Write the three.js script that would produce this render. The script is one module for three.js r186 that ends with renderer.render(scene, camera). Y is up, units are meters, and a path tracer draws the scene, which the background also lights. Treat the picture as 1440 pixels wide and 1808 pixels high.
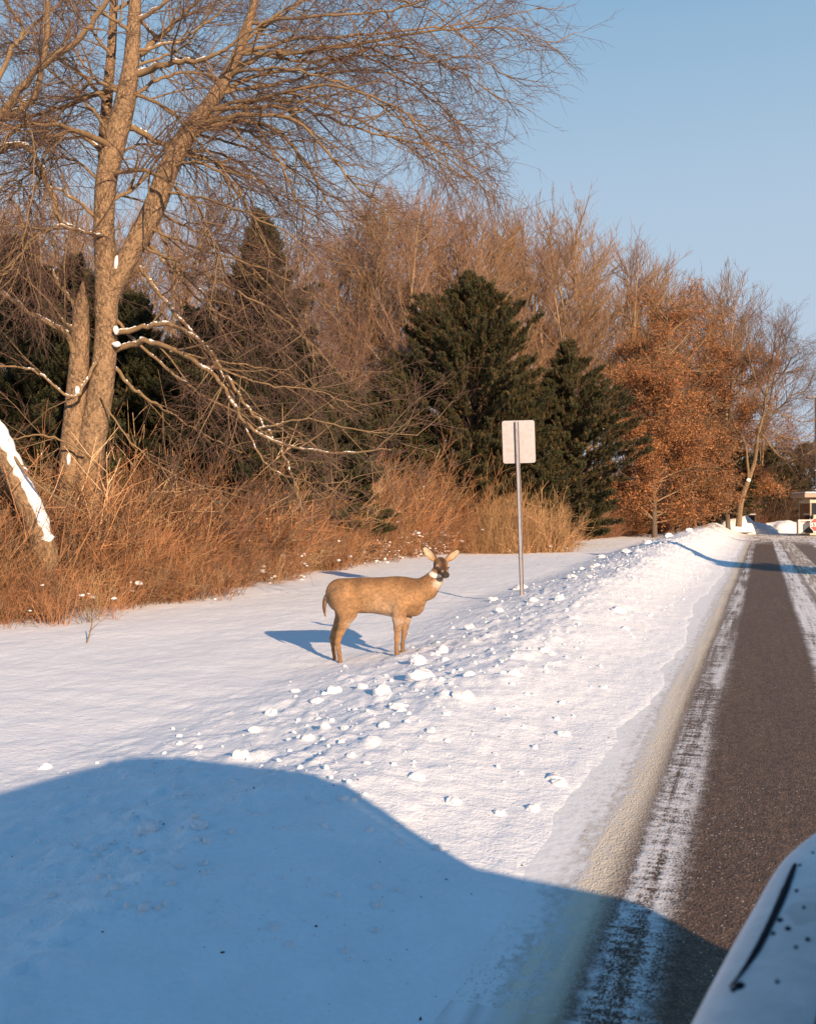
import * as THREE from 'three';
import { mergeGeometries, mergeVertices } from 'three/addons/utils/BufferGeometryUtils.js';
import { RoundedBoxGeometry } from 'three/addons/geometries/RoundedBoxGeometry.js';
import { MarchingCubes } from 'three/addons/objects/MarchingCubes.js';
import { FontLoader } from 'three/addons/loaders/FontLoader.js';
import { TextGeometry } from 'three/addons/geometries/TextGeometry.js';

// ---------------------------------------------------------------- camera, sky, sun, exposure
const EYE = 1.55, FOCAL = 1750;                       // metres above the road; focal length in photo pixels
const scene = new THREE.Scene();
const camera = new THREE.PerspectiveCamera(54.64, 815 / 1024, 0.1, 1500);
camera.position.set(0, EYE, 0);
camera.lookAt(0, EYE, -10);
camera.focus = 13; camera.userData.fStop = 7;
scene.add(camera);

const SUN_AZ = 23 * Math.PI / 180, SUN_EL = 17 * Math.PI / 180;
function makeSky() {
  const W = 64, H = 512, d = new Float32Array(W * H * 4);
  const stops = [[-90, .10, .13, .17], [-2, .30, .35, .41], [0, .36, .415, .485], [8, .335, .405, .49], [17, .285, .38, .485], [26, .19, .31, .44], [34, .075, .215, .385], [48, .012, .125, .295], [90, .001, .068, .20]];
  for (let j = 0; j < H; j++) {
    const el = ((j + .5) / H - .5) * 180;
    let k = 0; while (k < stops.length - 2 && el > stops[k + 1][0]) k++;
    const a = stops[k], b = stops[k + 1], t = Math.min(1, Math.max(0, (el - a[0]) / (b[0] - a[0])));
    for (let i = 0; i < W; i++) { const o = (j * W + i) * 4; for (let c = 0; c < 3; c++) d[o + c] = .93 * (a[c + 1] + (b[c + 1] - a[c + 1]) * t); d[o + 3] = 1; }
  }
  const t = new THREE.DataTexture(d, W, H, THREE.RGBAFormat, THREE.FloatType);
  t.mapping = THREE.EquirectangularReflectionMapping; t.magFilter = THREE.LinearFilter; t.needsUpdate = true;
  return t;
}
const skyTex = makeSky();
scene.background = skyTex; scene.environment = skyTex;
const sun = new THREE.DirectionalLight(new THREE.Color().setRGB(1, .735, .485), 5);
sun.position.set(Math.sin(SUN_AZ) * Math.cos(SUN_EL) * 120, Math.sin(SUN_EL) * 120, Math.cos(SUN_AZ) * Math.cos(SUN_EL) * 120 - 30);
sun.target.position.set(0, 0, -30); scene.add(sun.target);
sun.castShadow = true; sun.shadow.mapSize.set(4096, 4096); sun.shadow.radius = 1;
Object.assign(sun.shadow.camera, { left: -70, right: 70, top: 50, bottom: -50, near: 1, far: 320 });
scene.add(sun);
const renderer = new THREE.WebGLRenderer({ antialias: true });
renderer.setSize(815, 1024); renderer.shadowMap.enabled = true;
renderer.toneMapping = THREE.LinearToneMapping; renderer.toneMappingExposure = 1.62;

// ---------------------------------------------------------------- helpers
const V = (x, y, z) => new THREE.Vector3(x, y, z);
const lin = (r, g, b) => new THREE.Color().setRGB(r, g, b);
function RNG(seed) { let a = seed >>> 0; return () => { a = (a + 0x6D2B79F5) | 0; let t = Math.imul(a ^ (a >>> 15), 1 | a); t = (t + Math.imul(t ^ (t >>> 7), 61 | t)) ^ t; return ((t ^ (t >>> 14)) >>> 0) / 4294967296; }; }
const clamp = (x, a = 0, b = 1) => Math.min(b, Math.max(a, x));
const sstep = (a, b, x) => { const t = clamp((x - a) / (b - a)); return t * t * (3 - 2 * t); };
const mix = (a, b, t) => a + (b - a) * t;
function hash2(i, j, s) { let h = Math.imul(i, 374761393) ^ Math.imul(j, 668265263) ^ Math.imul(s, 1442695041); h = Math.imul(h ^ (h >>> 13), 1274126177); h ^= h >>> 16; return (h >>> 0) / 4294967296; }
function vn(x, y, s = 0) { const i = Math.floor(x), j = Math.floor(y), fx = x - i, fy = y - j, u = fx * fx * (3 - 2 * fx), v = fy * fy * (3 - 2 * fy); const a = hash2(i, j, s), b = hash2(i + 1, j, s), c = hash2(i, j + 1, s), d = hash2(i + 1, j + 1, s); return a + (b - a) * u + (c - a) * v + (a - b - c + d) * u * v; }
function fbm(x, y, o = 4, s = 0) { let f = 0, a = .5, n = 0; for (let k = 0; k < o; k++) { f += a * vn(x, y, s + k); n += a; x = x * 2.03 + 11.7; y = y * 2.03 + 5.3; a *= .5; } return f / n; }
const names = {};
function numbered(n) { if (!(n in names)) { names[n] = 0; return n; } return n + '_' + String(++names[n]).padStart(3, '0'); }
function tag(o, label, category, group, kind) { o.userData.label = label; if (category) o.userData.category = category; if (group) o.userData.group = group; if (kind) o.userData.kind = kind; return o; }
function thing(name, label, category, pos, turn = 0, group) { const g = new THREE.Group(); g.name = numbered(name); g.position.copy(pos); g.rotation.y = turn; tag(g, label, category, group); scene.add(g); return g; }
function part(name, geo, mat, parent, label) { const m = new THREE.Mesh(geo, mat); m.name = name; m.castShadow = m.receiveShadow = true; if (label) m.userData.label = label; parent.add(m); return m; }
function copies(name, geo, mat, mats, cols, parent) {
  const m = new THREE.InstancedMesh(geo, mat, mats.length); m.name = name; m.castShadow = m.receiveShadow = true; m.userData.kind = 'stuff';
  mats.forEach((x, i) => m.setMatrixAt(i, x)); if (cols) cols.forEach((c, i) => m.setColorAt(i, c));
  if (parent) parent.add(m); return m;
}
// growing geometry
class GB {
  constructor() { this.p = []; this.n = []; this.t = []; this.i = []; }
  tube(pts, rad, sides = 5, cap = false) {
    const P = pts.length, base = this.p.length / 3, T = V(), A = V(0, 0, 0), B = V(), N = V(); let len = 0;
    for (let k = 0; k < P; k++) {
      T.subVectors(pts[Math.min(k + 1, P - 1)], pts[Math.max(k - 1, 0)]).normalize();
      if (k === 0) { A.set(0, 0, 1); if (Math.abs(T.z) > .85) A.set(1, 0, 0); }
      A.addScaledVector(T, -A.dot(T)); if (A.lengthSq() < 1e-6) A.set(T.y, T.z, T.x).addScaledVector(T, -(T.y * T.x + T.z * T.y + T.x * T.z)); A.normalize(); B.crossVectors(T, A);
      if (k) len += pts[k].distanceTo(pts[k - 1]);
      for (let s = 0; s <= sides; s++) {
        if (s === sides && sides < 5) continue;
        const a = s / sides * Math.PI * 2; N.copy(A).multiplyScalar(Math.cos(a)).addScaledVector(B, Math.sin(a));
        this.p.push(pts[k].x + N.x * rad[k], pts[k].y + N.y * rad[k], pts[k].z + N.z * rad[k]); this.n.push(N.x, N.y, N.z); this.t.push(s / sides * .8, len);
      }
    }
    const st = sides < 5 ? sides : sides + 1;
    for (let k = 0; k < P - 1; k++) for (let s = 0; s < sides; s++) {
      const a = base + k * st + s, b = base + k * st + (s + 1) % st, c = a + st, d = b + st; this.i.push(a, b, c, b, d, c);
    }
    if (cap) { const e = base + (P - 1) * st; for (let s = 1; s < sides - 1; s++) this.i.push(e, e + s, e + s + 1); }
  }
  tri(a, b, c) {
    const k = this.p.length / 3, n = V().subVectors(b, a).cross(V().subVectors(c, a)).normalize();
    for (const v of [a, b, c]) { this.p.push(v.x, v.y, v.z); this.n.push(n.x, n.y, n.z); this.t.push(v.x, v.y); } this.i.push(k, k + 1, k + 2);
  }
  get count() { return this.i.length / 3; }
  geo() {
    const g = new THREE.BufferGeometry();
    g.setAttribute('position', new THREE.BufferAttribute(new Float32Array(this.p), 3)); g.setAttribute('normal', new THREE.BufferAttribute(new Float32Array(this.n), 3)); g.setAttribute('uv', new THREE.BufferAttribute(new Float32Array(this.t), 2));
    g.setIndex(new THREE.BufferAttribute(new Uint32Array(this.i), 1)); return g;
  }
}
function tex(W, H, f, srgb = false, wrap = true) {
  const d = new Uint8Array(W * H * 4);
  for (let j = 0; j < H; j++) for (let i = 0; i < W; i++) { const c = f(i, j), o = (j * W + i) * 4; d[o] = clamp(c[0]) * 255; d[o + 1] = clamp(c[1]) * 255; d[o + 2] = clamp(c[2]) * 255; d[o + 3] = 255; }
  const t = new THREE.DataTexture(d, W, H, THREE.RGBAFormat); if (srgb) t.colorSpace = THREE.SRGBColorSpace;
  t.magFilter = THREE.LinearFilter; t.minFilter = THREE.LinearMipmapLinearFilter; t.generateMipmaps = true; if (wrap) t.wrapS = t.wrapT = THREE.RepeatWrapping; t.needsUpdate = true; return t;
}
const toS = (x) => x <= .0031308 ? x * 12.92 : 1.055 * Math.pow(x, 1 / 2.4) - .055;
// tiling noise
function tn(x, y, per, s) { const i = Math.floor(x), j = Math.floor(y), fx = x - i, fy = y - j, u = fx * fx * (3 - 2 * fx), v = fy * fy * (3 - 2 * fy), w = (k) => ((k % per) + per) % per; const a = hash2(w(i), w(j), s), b = hash2(w(i + 1), w(j), s), c = hash2(w(i), w(j + 1), s), d = hash2(w(i + 1), w(j + 1), s); return a + (b - a) * u + (c - a) * v + (a - b - c + d) * u * v; }

// the road's own axes: u metres to the right of the wheel track below the camera, w metres along it
const RC = .9417, RS = .3363;
const road = (u, w, y = 0) => V(u * RC + w * RS, y, u * RS - w * RC);
const toU = (x, z) => x * RC + z * RS, toW = (x, z) => x * RS - z * RC;
// a spot at a distance, for laying things out from measurements on the photograph
const at = (px, py, Z) => V((px - 720) / FOCAL * Z, EYE - (py - 904) / FOCAL * Z, -Z);

// ---------------------------------------------------------------- terrain
function bankTop(w) { return .215 + .0125 * clamp(w - 4, 0, 30); }
function snowH(u, w) {
  const uu = u + .35 * (fbm(w * .35, 3.1, 3, 7) - .5) + .10 * (fbm(w * 1.7, u * 1.7, 2, 9) - .5);
  const crest = -2.25 - .018 * clamp(w - 4, 0, 30), foot = -4.75 - .03 * clamp(w - 4, 0, 30);
  let b = uu > crest ? Math.pow(sstep(-.80, crest - .15, uu), 1.35) : sstep(foot, crest, uu);
  const field = -.20 + .0062 * clamp(w, 0, 60);
  const side = sstep(-.8, -2.0, uu);
  let h = mix(0, field, sstep(-1.0, -3.2, uu)) + b * bankTop(w) * (1 + .22 * (fbm(w * .5, u * .6, 3, 21) - .5));
  const rough = sstep(-1.7, -2.5, uu) * sstep(-4.6, -3.4, uu);
  h += rough * (.06 * (fbm(u * 2.2, w * 2.2, 3, 31) - .5) + .032 * sstep(.50, .85, fbm(u * 7, w * 7, 4, 41)) + .018 * (fbm(u * 17, w * 17, 2, 47) - .5));
  h += side * (.05 * (fbm(u * .7, w * .5, 3, 51) - .5) + .020 * (fbm(u * 1.6, w * 3.4, 4, 57) - .5));
  h += sstep(-1.05, -1.7, uu) * sstep(-5.2, -3.8, uu) * (.018 * (fbm(u * 4.2, w * 4.2, 4, 65) - .5) + .009 * sstep(.55, .8, fbm(u * 11, w * 11, 3, 69)));
  h += sstep(-.9, -1.3, uu) * (.012 * (fbm(u * 9, w * 2, 3, 61) - .5) + .010 * (fbm(u * 24, w * 24, 2, 63) - .5));
  h += .010 * sstep(-.8, -1.15, uu) - .055 * sstep(-1.02, -.72, uu + .10 * (fbm(u * 8, w * 5, 2, 67) - .5));
  // right verge beyond the far lane
  h += sstep(6.2, 7.6, u) * (.45 * sstep(11, 8, u) + .2) + (u > 6.2 ? .1 * (fbm(u, w, 3, 71) - .5) : 0);
  return h;
}
const groundAt = (x, z) => Math.max(snowH(toU(x, z), toW(x, z)), toU(x, z) > -1.1 && toU(x, z) < 6.4 ? .004 : -9);
// where a line of sight meets the ground
function onGround(px, py) { let lo = 2; for (let Z = 2; Z < 120; Z *= 1.004) { const p = at(px, py, Z); if (p.y <= groundAt(p.x, p.z)) return V(p.x, groundAt(p.x, p.z), p.z); lo = Z; } return at(px, py, lo); }

const snowBump = tex(1024, 1024, (i, j) => { const x = i / 1024, y = j / 1024; let v = .45 * tn(x * 24, y * 24, 24, 1) + .3 * tn(x * 70, y * 70, 70, 2) + .25 * tn(x * 190, y * 190, 190, 3); return [v, v, v]; });
const snowCol = tex(1024, 1024, (i, j) => {
  const x = i / 1024, y = j / 1024, n = .6 * tn(x * 12, y * 12, 12, 5) + .4 * tn(x * 90, y * 90, 90, 6); const sp = tn(x * 256, y * 256, 256, 8) > .985 ? .55 : 1;
  const k = (.88 + .09 * n) * sp; return [toS(.90 * k), toS(.885 * k), toS(.90 * k)];
}, true);
snowBump.repeat.set(.55, .55); snowCol.repeat.set(.55, .55);
const M = {
  snow: new THREE.MeshStandardMaterial({ map: snowCol, bumpMap: snowBump, bumpScale: .009, roughness: .8 }),
  clod: new THREE.MeshStandardMaterial({ color: lin(.73, .715, .73), roughness: .9 }),
};
function grid(us, ws, f) {
  const g = new GB(), nu = us.length, nw = ws.length;
  for (const w of ws) for (const u of us) { const p = road(u, w, f(u, w)); g.p.push(p.x, p.y, p.z); g.n.push(0, 1, 0); g.t.push(u, w); }
  for (let j = 0; j < nw - 1; j++) for (let i = 0; i < nu - 1; i++) { const a = j * nu + i; g.i.push(a, a + 1, a + nu, a + 1, a + nu + 1, a + nu); }
  const G = g.geo(); G.computeVertexNormals(); return G;
}
function range(a, b, step) { const r = []; for (let x = a; x < b; x += typeof step === 'function' ? step(x) : step) r.push(x); r.push(b); return r; }
{
  const us = [...range(-400, -20, (x) => 2 + -(x + 20) * .15), ...range(-19, -10, .5), ...range(-9.9, -4.7, .07), ...range(-4.66, -.72, .03), ...range(-.6, 400, (x) => .8 + Math.max(0, x - 9) * .15)];
  const ws = [...range(-200, -8, (x) => 2 + -(x + 8) * .2), ...range(-7, 1.5, .3), ...range(1.7, 72, (x) => Math.max(.026, .0085 * x)), ...range(74, 500, (x) => 2 + (x - 74) * .12)];
  const m = part('snow_ground', grid(us, ws, snowH), M.snow, scene); tag(m, 'snow covered verge, field and plowed bank beside the road', null, null, 'structure');
}
// ---------------------------------------------------------------- road: one surface in three lengths that share one pattern
function roadLook(u, w) {
  const su = u + .05 * (fbm(w * .25, 1.3, 3, 101) - .5) + .02 * (fbm(w * 1.3, 4.4, 2, 103) - .5);
  const fine = hash2(Math.floor(u * 170), Math.floor(w * 120), 111), grain = fbm(u * 30, w * 22, 3, 113), streak = fbm(u * 26, w * .7, 3, 117), cross = fbm(u * 5, w * 38, 3, 119), patch = fbm(u * 3, w * .9, 3, 121);
  // snow share and sand share across the lane
  let snow = 0, sand = 0;
  snow = Math.max(snow, 1 - sstep(-.86, -.60, su + .22 * (grain - .5) + .16 * (streak - .5)));
  sand = sstep(-.80, -.68, su + .16 * (streak - .5) + .10 * (grain - .5)) * (1 - sstep(-.63, -.52, su + .07 * (streak - .5) + .05 * (grain - .5)));
  const band = sstep(-.57, -.49, su + .05 * (grain - .5)) * (1 - sstep(-.38, -.27, su + .12 * (cross - .5)));
  snow = Math.max(snow, band * sstep(.40, .66, .34 * streak + .30 * cross + .26 * patch + .16 * grain + .20 * (fine - .5)) * .80);
  const r1 = sstep(.45, .54, su + .09 * (cross - .5)) * (1 - sstep(.78, .90, su + .06 * (grain - .5)));
  snow = Math.max(snow, r1 * sstep(.30, .56, .34 * streak + .32 * cross + .22 * patch + .12 * grain + .16 * (fine - .5)) * .92);
  const r2 = sstep(.84, .95, su) * (1 - sstep(1.35, 1.5, su)); snow = Math.max(snow, r2 * sstep(.5, .66, streak * .6 + patch * .4) * .8); sand = Math.max(sand, r2 * .5);
  const r3 = sstep(2.1, 2.25, su) * (1 - sstep(2.6, 2.8, su)); snow = Math.max(snow, r3 * sstep(.38, .56, .5 * streak + .5 * patch));
  const r4 = sstep(3.0, 3.5, su); snow = Math.max(snow, r4 * sstep(.3, .6, .5 * streak + .5 * patch));
  const mid = sstep(-.33, -.28, su) * (1 - sstep(.44, .5, su));
  snow = Math.max(snow, (1 - mid) * .25 * sstep(.62, .8, fine) * sstep(-1, -.3, su), mid * (fine > .985 ? .6 : 0) * sstep(.4, .55, patch));
  const far = sstep(48, 62, w); snow = Math.max(snow, far * sstep(.35, .6, .5 * patch + .5 * streak)); sand = Math.max(sand, far * .5);
  // materials
  const dust = .5 * sstep(.35, .75, .5 * streak + .5 * grain);
  const a = .030 + .085 * fine * fine * fine + .04 * grain; let c = [a * 1.38 + .042 * dust, a * .80 + .026 * dust, a * .52 + .014 * dust];
  const k = .78 + .22 * grain + .12 * (streak - .5), sc = [.74 * k, .615 * k, .47 * k]; const sd = sand * mix(.55, 1, sstep(.3, .6, .5 * streak + .3 * grain + .2 * patch)); for (let i = 0; i < 3; i++) c[i] = mix(c[i], sc[i], clamp(sd));
  const wn = .90 + .14 * grain, dirt = sstep(-1.15, -.82, su) * (fine > .90 ? .55 : 0) * sstep(.4, .6, patch + .2 * (grain - .5));
  const sn = [.86 * wn * (1 - .5 * dirt), .835 * wn * (1 - .62 * dirt), .83 * wn * (1 - .7 * dirt)];
  for (let i = 0; i < 3; i++) c[i] = mix(c[i], sn[i], clamp(snow));
  return [c, .35 * snow + .12 * sand + .35 * fine * (1 - snow) + .3 * grain];
}
[[-6, 3.0, 256, 64], [3.0, 15, 1280, 1800], [15, 50, 768, 1400], [50, 130, 512, 1024]].forEach(([w0, w1, tw, th]) => {
  const u0 = -1.45, u1 = w0 === 3.0 ? 2.6 : 6.6;
  const build = (ua, ub, tw) => {
    const hs = new Uint8Array(tw * th), cmap = tex(tw, th, (i, j) => { const [c, h] = roadLook(mix(ua, ub, (i + .5) / tw), mix(w0, w1, (j + .5) / th)); hs[j * tw + i] = clamp(h) * 255; return c.map(toS); }, true, false);
    const bmap = tex(tw, th, (i, j) => { const v = hs[j * tw + i] / 255; return [v, v, v]; }, false, false);
    const us = range(ua, ub, .12), ws = range(w0, w1, w0 < 15 ? .12 : 1);
    const G = grid(us, ws, (u, w) => .004 + .006 * (fbm(u * 3, w * .6, 2, 131) - .5) * sstep(60, 20, w)); const t = G.attributes.uv;
    for (let k = 0; k < t.count; k++) t.setXY(k, (t.getX(k) - ua) / (ub - ua), (t.getY(k) - w0) / (w1 - w0));
    const m = part(numbered('road'), G, new THREE.MeshStandardMaterial({ map: cmap, bumpMap: bmap, bumpScale: .009, roughness: .82 }), scene);
    tag(m, 'dark asphalt road with snow and sand left between the wheel tracks', null, null, 'structure');
  };
  build(u0, u1, tw); if (w0 === 3.0) build(u1, 6.6, 128);
});

// ---------------------------------------------------------------- bark, twig and leaf materials
const barkBump = tex(256, 512, (i, j) => { const x = i / 256, y = j / 512; let v = .5 * tn(x * 48 + 2 * tn(x * 12, y * 12, 12, 3), y * 16, 48, 1) + .3 * tn(x * 96, y * 48, 96, 2) + .2 * tn(x * 128, y * 128, 128, 4); return [v, v, v]; });
const barkCol = tex(256, 512, (i, j) => { const x = i / 256, y = j / 512, n = .45 * tn(x * 48 + 2 * tn(x * 12, y * 12, 12, 3), y * 16, 48, 1) + .35 * tn(x * 96, y * 48, 96, 2) + .2 * tn(x * 128, y * 128, 128, 9), k = .02 + 1.75 * n; return [toS(.235 * k), toS(.150 * k), toS(.086 * k)]; }, true);
const std = (r, g, b, rough = .9, o = {}) => new THREE.MeshStandardMaterial({ color: lin(r, g, b), roughness: rough, side: THREE.DoubleSide, ...o });
Object.assign(M, {
  bark: new THREE.MeshStandardMaterial({ map: barkCol, bumpMap: barkBump, bumpScale: .03, roughness: .95 }),
  limb: std(.20, .128, .066), twig: std(.14, .078, .056), twigGrey: std(.155, .098, .078),
  farTrunk: std(.27, .175, .10), farTwig: std(.26, .15, .075), farTwigRed: std(.235, .128, .078),
  cedar: std(1, 1, 1, .95), oakBark: std(.11, .08, .058), cedarTrunk: std(.12, .075, .05), leaf: std(1, 1, 1, .9), brush: std(1, 1, 1, .95),
});
// ---------------------------------------------------------------- branching
function sway(start, dir, len, n, wob, grav, rnd) {
  const pts = [start.clone()], d = dir.clone().normalize(), p = start.clone(), s = len / n;
  for (let k = 0; k < n; k++) { d.x += (rnd() - .5) * wob; d.y += (rnd() - .5) * wob + grav; d.z += (rnd() - .5) * wob; d.normalize(); p.addScaledVector(d, s); pts.push(p.clone()); }
  return pts;
}
const taper = (n, a, b) => Array.from({ length: n + 1 }, (_, k) => mix(a, b, k / n));
function alongPath(pts, t) { const f = t * (pts.length - 1), k = Math.min(pts.length - 2, Math.floor(f)), q = f - k; return [pts[k].clone().lerp(pts[k + 1], q), V().subVectors(pts[k + 1], pts[k]).normalize()]; }
function sideDir(T, ang, rnd, up = 0) { const R = V(rnd() - .5, rnd() - .5, rnd() - .5); R.addScaledVector(T, -R.dot(T)).normalize(); const d = T.clone().multiplyScalar(Math.cos(ang)).addScaledVector(R, Math.sin(ang)); d.y += up; return d.normalize(); }
const smooth = (pts, n) => new THREE.CatmullRomCurve3(pts, false, 'centripetal').getPoints(n);

// ---------------------------------------------------------------- the large leafless tree at the edge of the field
const TZ = 19;
function growLimb(limbGB, twigGB, pts, r0, rnd, o) {
  // secondary, tertiary and twig growth along a limb
  const L = pts.reduce((s, p, k) => k ? s + p.distanceTo(pts[k - 1]) : 0, 0), n2 = Math.round(L * o.n2);
  for (let a = 0; a < n2; a++) {
    const t = mix(o.from ?? .12, 1, Math.pow((a + rnd()) / n2, .85)), [p, T] = alongPath(pts, Math.min(.999, t));
    const len = mix(.9, 2.6, rnd()) * (1 - .45 * t) * (o.len ?? 1), dir = sideDir(T, mix(.45, .95, rnd()), rnd, o.up ?? .05);
    const s2 = sway(p, dir, len, 5, .34, o.grav ?? -.03, rnd), ra = Math.min(.028, r0 * .55) * mix(.6, 1, rnd());
    limbGB.tube(s2, taper(5, Math.max(.0075, ra * (1 - .4 * t)), .0035), 4);
    const n3 = Math.round(len * 5.5);
    for (let b = 0; b < n3; b++) {
      const [q, U] = alongPath(s2, mix(.12, .999, (b + rnd()) / n3)), l3 = mix(.3, .95, rnd());
      const s3 = sway(q, sideDir(U, mix(.4, .9, rnd()), rnd, .02), l3, 3, .34, (o.grav ?? -.03) * 1.2, rnd);
      twigGB.tube(s3, taper(3, .0052, .0026), 3);
      const n4 = 2 + Math.floor(rnd() * 2.6);
      for (let c = 0; c < n4; c++) { const [z, W] = alongPath(s3, mix(.15, .98, rnd())); twigGB.tube(sway(z, sideDir(W, mix(.4, .9, rnd()), rnd), mix(.15, .48, rnd()), 2, .3, -.02, rnd), taper(2, .0033, .002), 3); }
    }
  }
}
function px3(list, Z0 = TZ) { return list.map(([x, y, d = 0]) => at(x, y, Z0 + d)); }
const snowRidge = new GB();
function buildTree(name, label, base, stems, limbs, seed, Z0 = TZ) {
  const rnd = RNG(seed), root = thing(name, label, 'tree', base), inv = base.clone().negate();
  const shift = (g) => { const G = g.geo(); G.translate(inv.x, inv.y, inv.z); return G; };
  for (const [nm, list, rad] of stems) {
    const P = smooth(px3(list, Z0), list.length * 6), g = new GB(), R = P.map((_, k) => { const f = k / (P.length - 1) * (rad.length - 1), i = Math.min(rad.length - 2, Math.floor(f)); return mix(rad[i], rad[i + 1], f - i) * (1 + .09 * (fbm(k * .45, seed, 2, 5) - .5)); });
    g.tube(P, R, 14, true); part(nm, shift(g), M.bark, root);
  }
  const twigs = new GB(), snow = [];
  for (const [list, r0, r1, o = {}] of limbs) {
    const P = smooth(px3(list, Z0), Math.max(10, list.length * 5)), wob = P.map((p, k) => p.clone().add(V((rnd() - .5) * .05, (rnd() - .5) * .05, (rnd() - .5) * .08).multiplyScalar(k ? 1 : 0)));
    const g = new GB(); g.tube(wob, wob.map((_, k) => mix(r0, r1, Math.pow(k / (wob.length - 1), .8))), 8);
    growLimb(g, twigs, wob, r0, rnd, { n2: 4.4, ...o });
    part('limb', shift(g), M.limb, root);
    if (o.snow) {   // snow lying along the top of the limb, broken into lengths
      let run = []; const flush = () => { if (run.length > 2) { const g = new GB(); g.tube(run.map((a) => a[0]), run.map((a, k) => a[1] * (k === 0 || k === run.length - 1 ? .25 : 1)), 6); snow.push(g); } run = []; };
      const fine = smooth(wob, wob.length * 5);
      fine.forEach((p, k) => { const t = k / fine.length, r = mix(r0, r1, Math.pow(t, .8)); if (t < o.snow && fbm(k * .16, seed + r0 * 99, 2, 3) > .36) run.push([p.clone().add(V((rnd() - .5) * r * .5, r * .68, 0)), r * mix(.3, .85, rnd())]); else flush(); }); flush();
    }
  }
  if (twigs.count) part('twigs', shift(twigs), M.twig, root);
  return { root, snow, shift };
}
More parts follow.
